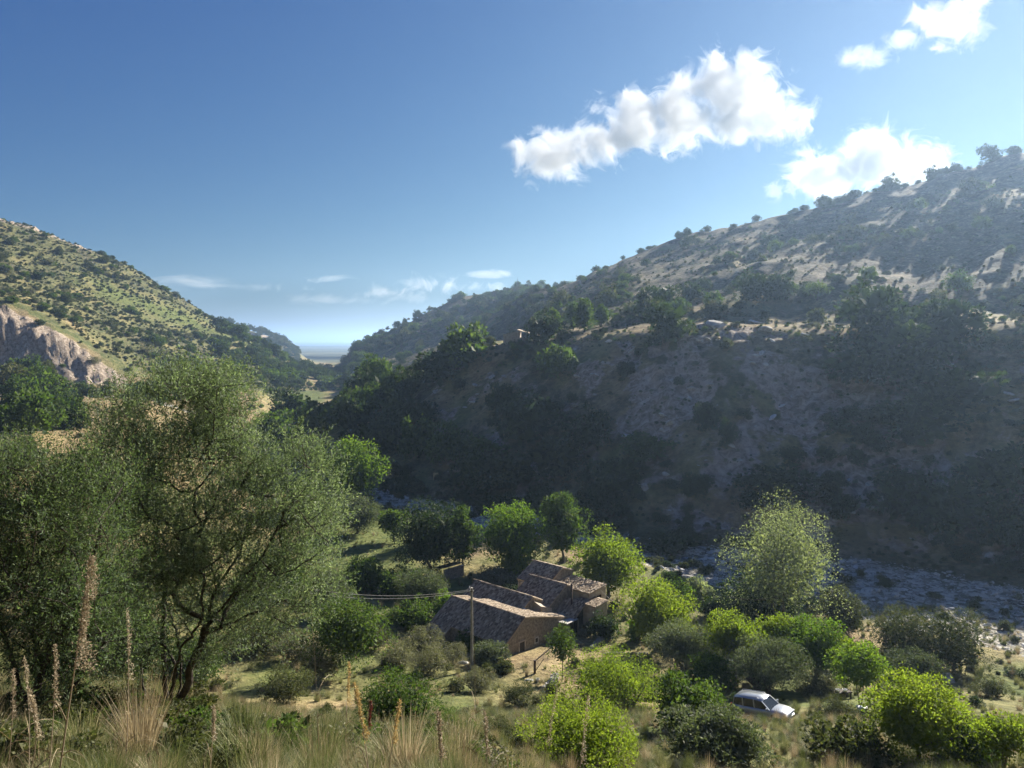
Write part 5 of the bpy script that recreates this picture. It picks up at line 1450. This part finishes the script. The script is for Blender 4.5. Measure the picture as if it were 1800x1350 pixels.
# rocks on the terrace edge and slope
for k, (px_, py_, wpx, lb) in enumerate([(1262, 572, 46, 'large pale rock outcrop at the edge of the golden terrace'), (1330, 570, 40, 'pale rock outcrop right of the large one on the terrace edge'), (1345, 580, 30, 'small pale rock under the terrace edge'),
        (1735, 1100, 20, 'pale boulder alone at the right of the gravel bed'), (1500, 620, 24, 'flat pale rock on the shaded slope below the terrace'), (1560, 632, 30, 'pale rock below the left big terrace bush'),
        (1600, 636, 30, 'pale rock below the right big terrace bush'), (1418, 590, 26, 'pale ledge rock on the terrace rim'), (1645, 690, 20, 'pale rock on the shaded slope at right'),
        (1180, 562, 26, 'small rocks above the dark terrace bush'), (1662, 1196, 44, 'rounded pale boulder under the big willow bushes'), (1418, 1296, 26, 'pale stone in the grass below the car')]):
    p = at(px_, py_, 30); W = wpx * p.y / F
    o = obj('rock', STN[k % 6], None, (p.x, p.y, p.z), label=lb, category='rock'); o.scale = (W / 2, W / 2.4, W / 2.7); o.rotation_euler = (.3, .2, k)
r = np.random.default_rng(95)
n = 0
for k in range(900):
    px_ = r.uniform(760, 1810); t_ = r.uniform(.12, .97); f_ = np.interp(px_, PXG, RB2); e_ = np.interp(px_, PXG, RE); D_ = f_ + t_ * (e_ - f_); X_ = (px_ - 900) / F * D_
    if fbm(np.array([X_ / 14. + 7]), np.array([D_ / 14.]), 3)[0] < .05 or n >= 150: continue
    n += 1; s_ = r.uniform(.35, 1.5) ** 1.3
    o = obj('outcrop', STN[r.integers(6)], None, (X_, D_, gz(X_, D_)), category='rock', group='rock outcrops on the shaded slope',
            label='%s limestone outcrop on the %s part of the shaded slope, %s' % ('large' if s_ > 1.2 else 'medium' if s_ > .75 else 'small', 'upper' if t_ > .66 else 'middle' if t_ > .36 else 'lower', ['below the ruined house', 'below the golden terrace', 'at its centre', 'above the poplar', 'toward the right edge'][int(np.digitize(px_, [960, 1170, 1330, 1550]))]))
    o.scale = (s_, s_ * r.uniform(.6, 1), s_ * r.uniform(.4, .8)); o.rotation_euler = (r.normal(0, .3), r.normal(0, .3), r.uniform(0, 6))
# dry stone wall remains right of the yard
def dry_wall(label, A, B, h, wd):
    A = Vector(A); B = Vector(B); n_ = int((B - A).length / .28); t = thing('dry_stone_wall', label, 'stone wall', A)
    rr_ = np.random.default_rng(int(A.x * 10 + 500))
    for i in range(n_):
        for j in range(int(h / .25)):
            for sgn in (-1, 1):
                P = A.lerp(B, i / n_); z = gz(P.x, P.y)
                o = obj('stone', STN[rr_.integers(3) * 2], t, (P.x - A.x + rr_.normal(0, .04) + sgn * wd / 2, P.y - A.y + rr_.normal(0, .04), z - A.z + .08 + j * .24))
                q = rr_.uniform(.15, .23); o.scale = (q, q * .9, q * .8); o.rotation_euler = (rr_.uniform(0, 1), rr_.uniform(0, 1), rr_.uniform(0, 6))
a = at(1040, 1142, 60); b = at(1060, 1122, 60); dry_wall('low tumbled dry stone wall beside the track right of the yard', a, b, .7, .35)
a = at(960, 1218, 50); b = at(978, 1192, 50); dry_wall('short stub of pale stone wall below the farmyard', a, b, .9, .4)
a = at(1066, 1150, 60); b = at(1140, 1150, 60); dry_wall('low stone edging under the large bright tree', a, b, .4, .3)
# yard things: black post with a leaning beam
p = at(940, 1184, 60); t = thing('well_post', 'short dark post with a long slanting beam in the farmyard', 'post', p)
V, Q = box_r((0, 0, .65), (0, 0, 1), 1.5, .24, .24, (0, 1, 0)); obj('post', mesh_np('post', V, Q, [M_RUST]), t)
V, Q = box_r((.95, .5, 1.85), (1.9, 1.0, 1.15), 2.4, .08, .08); obj('beam', mesh_np('beam', V, Q, [M_WOODP]), t)
V, Q = box_r((.5, .3, .75), (1.0, .6, 1.15), 1.5, .05, .05); obj('brace', mesh_np('brace', V, Q, [M_WOODP]), t)
p = at(945, 1200, 60); t = obj('bucket', mesh_np('bucket', *lathe([(0, 0), (.16, 0), (.2, .42), (.185, .42), (.15, .03), (0, .03)], 16), [M_WHITE], True), None, p, label='small white bucket on the ground below the dark post', category='bucket')
p = at(930, 1196, 60); o = obj('rock', STN[2], None, (p.x, p.y, p.z), label='dark stone slab lying left of the white bucket', category='rock'); o.scale = (.6, .4, .15)
# plank fence piece on the bank
p = at(684, 1172, 30); t = thing('plank_fence', 'short weathered plank barrier on the bank right of the round tree', 'fence', p, .5)
for k in range(3):
    V, Q = box_r((0, 0, .3 + k * .28), (1, 0, .12), 1.9, .06, .2); obj('plank', mesh_np('plank', V, Q, [M_WOODP]), t)
for s in (-.8, .8):
    V, Q = box_r((s, .06, .4), (0, 0, 1), 1.2, .09, .09, (0, 1, 0)); obj('post', mesh_np('post', V, Q, [M_WOODP]), t)
p = at(813, 1166, 60)
o = obj('rock', STN[3], None, (p.x, p.y, p.z), label='white rock in the bushes left of the pole foot', category='rock'); o.scale = (.75, .5, .4)
# shed open side and walls at the left of the farm, half hidden
p = at(618, 1040, 80); t = thing('shed', 'low reddish shed with a dark open front behind the round tree', 'shed', p, .2)
V, Q = box(-2.2, 2.2, 1.3, 1.5, -.5, 2.1); obj('back_wall', mesh_np('back_wall', V, Q, [M_WALL]), t)
for s in (-2.2, 0, 2.1):
    V, Q = box(s, s + .15, -.6, 1.4, -.5, 1.9); obj('side_wall', mesh_np('side_wall', V, Q, [M_WALL]), t)
V, Q = box_r((0, .4, 2.05), (1, 0, 0), 4.9, 2.3, .08, (0, -.1, 1)); obj('roof', mesh_np('roof', V, Q, [M_RUST]), t)
p = at(795, 1018, 95); t = thing('outbuilding', 'low stone wall and dark lean-to at the left rear of the farmhouse', 'outbuilding', p, .82)
V, Q = box(-1.5, 2.5, 0, .4, -1, 1.7); obj('wall', mesh_np('wall', V, Q, [M_WALL]), t)
V, Q = box_r((.5, 1.4, 1.8), (1, 0, 0), 4.2, 2.6, .1, (0, .2, 1)); obj('roof', mesh_np('roof', V, Q, [M_BOARDD]), t)

# ------------------------------------------------------------------ ruined house on the spur, antenna, notice board, cypress
p = at(905, 604, 150); sc = p.y / F
t = thing('ruined_house', 'pale roofless stone house on the spur below the far hill', 'house', p, -.15)
w1 = 38 * sc; h1 = 26 * sc
V = np.array([[-w1 * .55, 0, -2], [w1 * .2, 0, -2], [w1 * .2, 5, -2], [-w1 * .55, 5, -2], [-w1 * .55, 0, h1 * .62], [w1 * .2, 0, h1 * .86], [w1 * .2, 5, h1 * .9], [-w1 * .55, 5, h1 * .6]])
obj('gable_wall', mesh_np('gable_wall', V, Q6, [M_PLASTER]), t)
V, Q = box(w1 * .2, w1 * 1.1, .6, 5.2, -2, h1 * .42); obj('side_wall', mesh_np('side_wall', V, Q, [M_WALL]), t)
V = np.array([[w1 * .1, -.1, h1 * .95], [w1 * 1.15, .3, h1 * .5], [w1 * 1.15, 5.4, h1 * .55], [w1 * .1, 5.2, h1 * 1.0]]); V = np.concatenate([V, V - np.array([0, 0, .2])])
obj('roof', mesh_np('roof', V, np.array([[0, 1, 2, 3], [7, 6, 5, 4], [0, 4, 5, 1], [1, 5, 6, 2], [2, 6, 7, 3], [3, 7, 4, 0]]), [M_TILE]), t)
V, Q = box(-w1 * .6, -w1 * .15, -.08, -.01, 0, h1 * .3)
p = at(1007, 582, 180); 
V, Q, C = crown_data(1.5, 22 * p.y / F * .75, 22 * p.y / F * .5, 700, .3, 777, 'spire', .6)
t = thing('cypress', 'single slim dark cypress on the terrace beside the pine clump', 'cypress', p)
obj('crown', mesh_np('crown', V, Q, [M_DARK]), t); V, Q = tubes([(np.array([[0, 0, -.3], [0, 0, 1.5]]), np.array([.12, .1]))], 6); obj('trunk', mesh_np('trunk', V, Q, [M_BARK]), t)
for px_, top, bot, wpx, lb in ((950, 548, 585, 26, 'leftmost tree of the clump above the ruined house'), (972, 545, 588, 30, 'second tree of the clump above the ruined house'), (1026, 527, 582, 40, 'tallest pine of the clump on the terrace'), (1008, 532, 570, 34, 'pine just left of the tallest one on the terrace'), (1056, 540, 572, 26, 'rightmost pine of the clump on the terrace')):
    plant(px_, top, bot, wpx, 'mid', lb, base=bot + 2, shape='egg', n=2600, ls=.55, ymin=150, name='pine_tree', cat='pine', mat=M_MID)
plant(1436, 497, 524, 40, 'mid', 'small umbrella shaped tree standing alone in the middle of the upper slope', base=528, shape='umbrella', n=1600, ls=.4, ymin=150)
plant(1685, 478, 512, 44, 'mid', 'pale green tree on the upper slope toward the right edge', base=516, n=1800, ls=.45, ymin=150)
Ya = 960.; Xa = (910 - 900) / F * Ya; za = gz(Xa, Ya)
t = thing('antenna_mast', 'thin lattice antenna mast on the skyline of the far hill', 'antenna', (Xa, Ya, za)); hh = (HORIZ - 487) / F * Ya - za
ch = []
for k in range(3):
    a = k * 2.094; ch.append((np.array([[1.0 * math.cos(a), 1.0 * math.sin(a), -1], [.25 * math.cos(a), .25 * math.sin(a), hh * .8]]), np.array([.16, .12])))
V, Q = tubes(ch, 4); obj('legs', mesh_np('legs', V, Q, [M_RUST]), t)
ch = []
for j in range(10):
    z0 = j * hh * .08; z1 = z0 + hh * .08; r0 = 1 - .75 * z0 / (hh * .8); r1 = 1 - .75 * z1 / (hh * .8)
    for k in range(3): ch.append((np.array([[r0 * math.cos(k * 2.094), r0 * math.sin(k * 2.094), z0], [r1 * math.cos((k + 1) * 2.094), r1 * math.sin((k + 1) * 2.094), z1]]), np.array([.07, .07])))
V, Q = tubes(ch, 4); obj('bracing', mesh_np('bracing', V, Q, [M_RUST]), t)
V, Q = tubes([(np.array([[0, 0, hh * .78], [0, 0, hh]]), np.array([.12, .07]))], 5); obj('aerial', mesh_np('aerial', V, Q, [M_RUST]), t)
p = at(766, 843, 150); t = thing('notice_board', 'small pale yellow notice board on two legs across the river', 'sign', p); sc = p.y / F
m_y = simple('yellowed_board', [(.3, (.42, .34, .17)), (.7, (.60, .52, .30))], 3, .7)
V, Q = box(-4.5 * sc, 4.5 * sc, -.04, .04, 5 * sc, 12 * sc); obj('board', mesh_np('board', V, Q, [m_y]), t)
for s in (-4, 4):
    V, Q = box(s * sc - .08, s * sc + .08, .05, .17, -.3, 11 * sc); obj('leg', mesh_np('leg', V, Q, [m_y]), t)

# ------------------------------------------------------------------ things by the orchard: car, table, white lid, dark trailer
def car():
    A_ = at(1320, 1249, 50); B_ = at(1368, 1270, 50)
    c = (A_ + B_) / 2
    ang = math.radians(-42)
    t = thing('parked_car', 'silver estate off-road car parked nose down on the grass under the grey olive', 'car', (c.x, c.y, gz(c.x, c.y) + .02), ang)
    hx = Vector((math.cos(ang), math.sin(ang)))
    f = gz(c.x + hx.x * 1.35, c.y + hx.y * 1.35); b = gz(c.x - hx.x * 1.35, c.y - hx.y * 1.35)
    t.rotation_euler = (0, math.atan2(b - f, 2.7) * .8 + .02, ang)
    m, n, out = mat_new('silver_paint'); pp = N(n, 'ShaderNodeBsdfPrincipled'); pp.inputs['Base Color'].default_value = (.34, .36, .40, 1); pp.inputs['Metallic'].default_value = .55; pp.inputs['Roughness'].default_value = .32; pp.inputs['Coat Weight'].default_value = .6
    n.links.new(pp.outputs[0], out.inputs[0]); MS = m
    m, n, out = mat_new('car_glass'); pp = N(n, 'ShaderNodeBsdfPrincipled'); pp.inputs['Base Color'].default_value = (.012, .015, .018, 1); pp.inputs['Roughness'].default_value = .08; n.links.new(pp.outputs[0], out.inputs[0]); MGL = m
    MB = simple('black_rubber', [(.3, (.012, .012, .012)), (.7, (.03, .03, .03))], 20, .85)
    MR = simple('alloy', [(.3, (.35, .35, .36)), (.7, (.5, .5, .5))], 20, .35, metallic=.8)
    # lower body: stations (x, half width, bottom z, shoulder z, top z)
    st = [(-2.28, .70, .52, .74, .82), (-2.24, .84, .38, .86, 1.0), (-2.1, .88, .34, .9, 1.06), (-1.5, .90, .32, .92, 1.05), (-.5, .91, .30, .92, 1.03), (.5, .91, .30, .9, 1.01), (1.0, .90, .31, .88, 1.0),
          (1.5, .88, .33, .82, .96), (1.95, .84, .35, .76, .88), (2.2, .76, .40, .68, .76), (2.3, .60, .46, .6, .66)]
    V = []
    for x, hw, zb, zs, zt in st:
        ring = [(-hw * .92, zb), (-hw, zb + .12), (-hw, zs), (-hw * .90, zt), (-hw * .5, zt + .025), (0, zt + .035), (hw * .5, zt + .025), (hw * .90, zt), (hw, zs), (hw, zb + .12), (hw * .92, zb)]
        V += [(x, y, z) for y, z in ring]
    V = np.array(V); k = 11; q = []
    for i in range(len(st) - 1):
        for j in range(k):
            j2 = (j + 1) % k; q.append([i * k + j, i * k + j2, (i + 1) * k + j2, (i + 1) * k + j])
    ends = [list(range(k))[::-1], list(range((len(st) - 1) * k, len(st) * k))]
    me = mesh_np('body', V, [np.array(q), np.array(ends)], [MS], True); body = obj('body', me, t)
    # cabin glass band and roof
    gs = [(-2.12, .74, 1.04, .76, 1.30), (-1.95, .80, 1.04, .70, 1.62), (-1.2, .82, 1.03, .71, 1.68), (-.2, .82, 1.02, .71, 1.68), (.35, .82, 1.0, .69, 1.60), (1.05, .80, .98, .74, 1.08)]
    V = []; q = []
    for x, hb, zb, htp, zt in gs: V += [(x, -hb, zb), (x, -htp, zt - .07), (x, htp, zt - .07), (x, hb, zb)]
    for i in range(len(gs) - 1):
        for j in range(3): q.append([i * 4 + j, i * 4 + j + 1, i * 4 + 5 + j, i * 4 + 4 + j])
    q += [[3, 2, 1, 0], [20, 21, 22, 23]]
    obj('windows', mesh_np('windows', np.array(V), np.array(q), [MGL]), t)
    V = []; rs_ = [(-2.06, .72, 1.42), (-1.93, .73, 1.64), (-1.2, .74, 1.69), (-.2, .74, 1.69), (.30, .72, 1.62), (.42, .68, 1.55)]
    for x, hw, z in rs_: V += [(x, -hw, z - .07), (x, -hw * .93, z), (x, 0, z + .03), (x, hw * .93, z), (x, hw, z - .07)]
    q = [[i * 5 + j, i * 5 + j + 1, i * 5 + 6 + j, i * 5 + 5 + j] for i in range(5) for j in range(4)]
    obj('roof', mesh_np('roof', np.array(V), np.array(q), [MS], True), t)
    pil = []
    for s in (-1, 1):
        for (xa, za, xb, zb_) in ((.98, 1.0, .36, 1.58), (-.25, 1.02, -.3, 1.64), (-1.2, 1.03, -1.22, 1.64), (-2.05, 1.05, -1.93, 1.60)):
            pil.append(tubes([(np.array([[xa, s * .825, za], [xb, s * .725, zb_]]), np.array([.05, .04]))], 6))
    V, Q = join(pil); obj('pillars', mesh_np('pillars', V, Q, [MS]), t)
    for s in (-1, 1):
        V, Q = tubes([(np.array([[-1.85, s * .62, 1.66], [-1.8, s * .62, 1.76], [0, s * .62, 1.77], [.1, s * .62, 1.67]]), np.full(4, .025))], 6); obj('roof_rail', mesh_np('roof_rail', V, Q, [MR]), t)
        V, Q = box_r((.85, s * 1.0, 1.12), (1, 0, 0), .12, .22, .16); obj('mirror', mesh_np('mirror', V, Q, [MS]), t)
        V, Q = box_r((2.17, s * .60, .70), (1, s * -.35, -.3), .16, .30, .15); obj('headlight', mesh_np('headlight', V, Q, [M_WHITE]), t)
        V, Q = box_r((-2.26, s * .72, .92), (1, 0, 0), .06, .16, .3); obj('tail_light', mesh_np('tail_light', V, Q, [simple('red_lens', [(.3, (.25, .01, .01)), (.6, (.35, .02, .02))], 5, .3)]), t)
        for x in (-.85, .1):
            V, Q = box_r((x, s * .915, .86), (1, 0, 0), .2, .03, .03); obj('door_handle', mesh_np('door_handle', V, Q, [MS]), t)
        V, Q = box_r((-.2, s * .92, .42), (1, 0, 0), 3.4, .04, .12); obj('side_sill', mesh_np('side_sill', V, Q, [MB]), t)
        for x in (-1.38, 1.36):
            aV, aQ = lathe([(.0, -.05), (.43, -.05), (.43, .05), (0, .05)], 22)
            wt = thing('x', 'x', 'x'); bpy.data.objects.remove(wt)
            V, Q = lathe([(.25, -.11), (.34, -.12), (.365, -.09), (.37, 0), (.365, .09), (.34, .12), (.25, .11)], 24)
            V = V[:, [0, 2, 1]]; w0 = obj('wheel', mesh_np('wheel', V, Q, [MB], True), t, (x, s * .82, .36))
            V, Q = lathe([(0, .10), (.06, .11), (.10, .06), (.22, .05), (.25, .10), (.26, .0)], 24); V = V[:, [0, 2, 1]] * np.array([1, s, 1]); obj('rim', mesh_np('rim', V, Q, [MR], True), w0)
            aV = aV[:, [0, 2, 1]]; obj('wheel_arch', mesh_np('wheel_arch', aV * np.array([1, .4, 1]), aQ, [MB]), t, (x, s * .905, .38))
    V, Q = box_r((2.27, 0, .62), (0, 1, 0), .8, .05, .16); obj('grille', mesh_np('grille', V, Q, [MB]), t)
    V, Q = box_r((2.27, 0, .44), (0, 1, 0), 1.3, .08, .14); obj('bumper', mesh_np('bumper', V, Q, [MS]), t)
car()
# dark table with white things, and the white lid
p = at(1478, 1228, 50); t = thing('garden_table', 'black table or barrow with two white pots on it under the orchard trees', 'table', p, .2)
V, Q = box(-.9, .9, -.4, .4, .62, .72); obj('table_top', mesh_np('table_top', V, Q, [M_BOARDD]), t)
for x in (-.8, .8):
    for y in (-.3, .3):
        V, Q = box(x - .05, x + .05, y - .05, y + .05, -.2, .62); obj('leg', mesh_np('leg', V, Q, [M_BOARDD]), t)
for k, dx in enumerate((-.35, .3)):
    o = obj('pot', mesh_np('pot', *lathe([(0, 0), (.16, 0), (.21, .2), (.19, .2), (.13, .03), (0, .03)], 16), [M_WHITE], True), None, (p.x + dx, p.y - .15, p.z + .725), category='pot', label=['left white pot on the black garden table', 'right white pot on the black garden table'][k])
p = at(1515, 1248, 50); V, Q = join([box(-.42, .42, -.22, .22, .0, .26)]); V = V * np.where(V[:, 2:] > .1, np.array([[1, 1, 1]]), np.array([[.8, .8, 1]]))
obj('white_tub', mesh_np('white_tub', V, Q, [M_WHITE]), None, p, label='small white tub on the grass below the thin orchard trunks', category='tub').rotation_euler = (0, 0, -.3)
p = at(1326, 1218, 50); t = thing('trailer', 'dark rusty open trailer tipped up behind the silver car', 'trailer', p, -.6)
V, Q = box_r((0, 0, .9), (1, 0, -.75), 1.5, .9, .06); obj('bed', mesh_np('bed', V, Q, [M_RUST]), t)
for s in (-.45, .45):
    V, Q = box_r((0, s, 1.0), (1, 0, -.75), 1.5, .05, .3); obj('side_board', mesh_np('side_board', V, Q, [M_RUST]), t)
    V, Q = lathe([(.0, -.05), (.22, -.05), (.25, 0), (.22, .05), (0, .05)], 16); obj('wheel', mesh_np('wheel', V[:, [0, 2, 1]], Q, [M_RUST]), t, (0, s * 1.15, .25))
p = at(1312, 1212, 52); obj('crate', mesh_np('crate', *join([box(-.35, .35, -.3, .3, 0, .05), box(-.35, .35, -.3, -.25, 0, .5), box(-.35, .35, .25, .3, 0, .5), box(-.35, -.3, -.3, .3, 0, .5), box(.3, .35, -.3, .3, 0, .5)]), [simple('ochre_wood', [(.3, (.30, .19, .08)), (.6, (.46, .32, .15))], 9, .8)]), None, p, label='ochre open crate left of the dark trailer', category='crate')
# ------------------------------------------------------------------ clouds
def cloud(name, label, group, cx, cy, wpx, hpx, Yd, depth, lobes, dens, seed, scale=1.0, amp=1.3, rate=.22, aniso=.15, sharp=2.0, thr=.16, stretch=(1, 1, 1), tint=(.86, .86, .86)):
    """volume cloud: lobes are (x, z, rx, rz) in pixels relative to the centre"""
    s = Yd / F
    m, n, out = mat_new(name + '_vapour')
    tc = N(n, 'ShaderNodeTexCoord').outputs['Object']
    acc = None
    for (x, z, rx, rz) in lobes:
        a = N(n, 'ShaderNodeVectorMath', operation='SUBTRACT'); n.links.new(tc, a.inputs[0]); a.inputs[1].default_value = (x * s, 0, z * s)
        b = N(n, 'ShaderNodeVectorMath', operation='DIVIDE'); n.links.new(a.outputs[0], b.inputs[0]); b.inputs[1].default_value = (rx * s, depth * min(rx, rz * 2) * s, rz * s)
        l_ = N(n, 'ShaderNodeVectorMath', operation='LENGTH'); n.links.new(b.outputs[0], l_.inputs[0])
        e = math_(n, 'SUBTRACT', 1.0, l_.outputs['Value'])
        acc = e if acc is None else math_(n, 'MAXIMUM', acc, e)
    mp = N(n, 'ShaderNodeMapping'); mp.inputs['Scale'].default_value = tuple(st_ / (60 * s * scale) for st_ in stretch); mp.inputs['Location'].default_value = (seed * 3.1, seed, 0)
    n.links.new(tc, mp.inputs['Vector'])
    nz = noise(n, 1.0, 9, .66, mp.outputs[0], .9)
    f = math_(n, 'ADD', acc, math_(n, 'MULTIPLY', math_(n, 'SUBTRACT', nz, .52), 2.6 * amp))
    f = math_(n, 'SUBTRACT', f, thr)
    f = math_(n, 'MULTIPLY', f, sharp)
    f = N(n, 'ShaderNodeClamp').outputs[0] if False else math_(n, 'MINIMUM', math_(n, 'MAXIMUM', f, 0.0), 1.0)
    v = N(n, 'ShaderNodeVolumePrincipled'); v.inputs['Color'].default_value = (*tint, 1); v.inputs['Anisotropy'].default_value = aniso
    n.links.new(math_(n, 'MULTIPLY', f, dens), v.inputs['Density']); n.links.new(v.outputs[0], out.inputs['Volume'])
    m.cycles.volume_step_rate = rate
    # hull around the lobes
    import bmesh
    bm = bmesh.new()
    xs0 = min(l[0] - l[2] for l in lobes); xs1 = max(l[0] + l[2] for l in lobes); zs0 = min(l[1] - l[3] for l in lobes); zs1 = max(l[1] + l[3] for l in lobes)
    dm = max(depth * min(l[2], l[3] * 2) for l in lobes)
    V, Q = box(xs0 * s * 1.15, xs1 * s * 1.15, -dm * s * 1.1, dm * s * 1.1, zs0 * s * 1.2, zs1 * s * 1.2)
    o = obj(name, mesh_np(name, V, Q, [m]), None, ((cx - 900) / F * Yd, Yd, (HORIZ - cy) / F * Yd), label=label, category='cloud', group=group)
    return o
cloud('cloud', 'large bright white cumulus cloud stretching over the valley, right of centre', None, 1165, 215, 520, 210, 5000, .9,
      [(-190, -62, 75, 42), (-110, -35, 80, 45), (-40, 0, 85, 62), (40, 15, 90, 72), (120, 40, 95, 85), (190, 10, 70, 56), (150, 90, 50, 40), (-215, -50, 60, 40)], .011, 1, scale=.8)
cloud('cloud', 'rounded white cloud rising behind the right hill', None, 1525, 290, 300, 140, 5000, .9,
      [(-70, -10, 80, 55), (0, 10, 85, 62), (70, -5, 75, 50), (20, 30, 50, 40)], .011, 2, scale=.8)
cloud('cloud', 'small bright cloud near the top right, close to the sun glare', None, 1675, 45, 170, 110, 5200, .9,
      [(10, 0, 60, 44), (-45, 18, 40, 26), (30, 40, 34, 40)], .008, 3, scale=.7, tint=(.92, .84, .66))
cloud('cloud', 'tiny wispy cloud left of the small bright cloud near the sun glare', None, 1520, 100, 110, 50, 5200, .9, [(0, 0, 55, 24), (70, 30, 40, 18)], .004, 4, scale=.5, sharp=1.8)
cloud('cloud', 'tiny white puff above the ridge, left of the rounded cloud', None, 1363, 335, 40, 40, 5000, .9, [(0, 0, 24, 20)], .005, 5, scale=.4, sharp=1.8)
cloud('cloud', 'low wispy white cloud in the gap above the far right hill', None, 765, 500, 160, 60, 9000, .9, [(0, 0, 60, 22), (-70, -14, 90, 12), (60, -6, 60, 13)], .0022, 6, scale=.8, amp=2.3, thr=.3, sharp=2)
cloud('cloud', 'thin flat streak of cloud beside the antenna on the far hill', None, 872, 481, 100, 20, 9000, .9, [(0, 0, 56, 9)], .0022, 7, scale=.8, stretch=(.35, .35, 1), amp=2.3, thr=.3, sharp=2)
cloud('cloud', 'long faint cloud bank low over the left hill', None, 405, 500, 260, 50, 9000, .9, [(-60, 0, 110, 17), (50, -5, 100, 14)], .0011, 8, scale=.9, stretch=(.45, .45, 1), amp=2.3, thr=.3, sharp=2)
cloud('cloud', 'faint flat cloud streak above the valley mouth', None, 577, 492, 80, 16, 9000, .9, [(0, 0, 50, 9)], .0013, 9, scale=.8, stretch=(.35, .35, 1), amp=2.3, thr=.3, sharp=2)
cloud('cloud', 'long pale cloud layer low over the valley mouth', None, 650, 528, 260, 30, 9000, .9, [(-40, 0, 120, 12), (60, 4, 110, 11)], .0009, 10, scale=.9, stretch=(.35, .35, 1), amp=2.3, thr=.3, sharp=2)
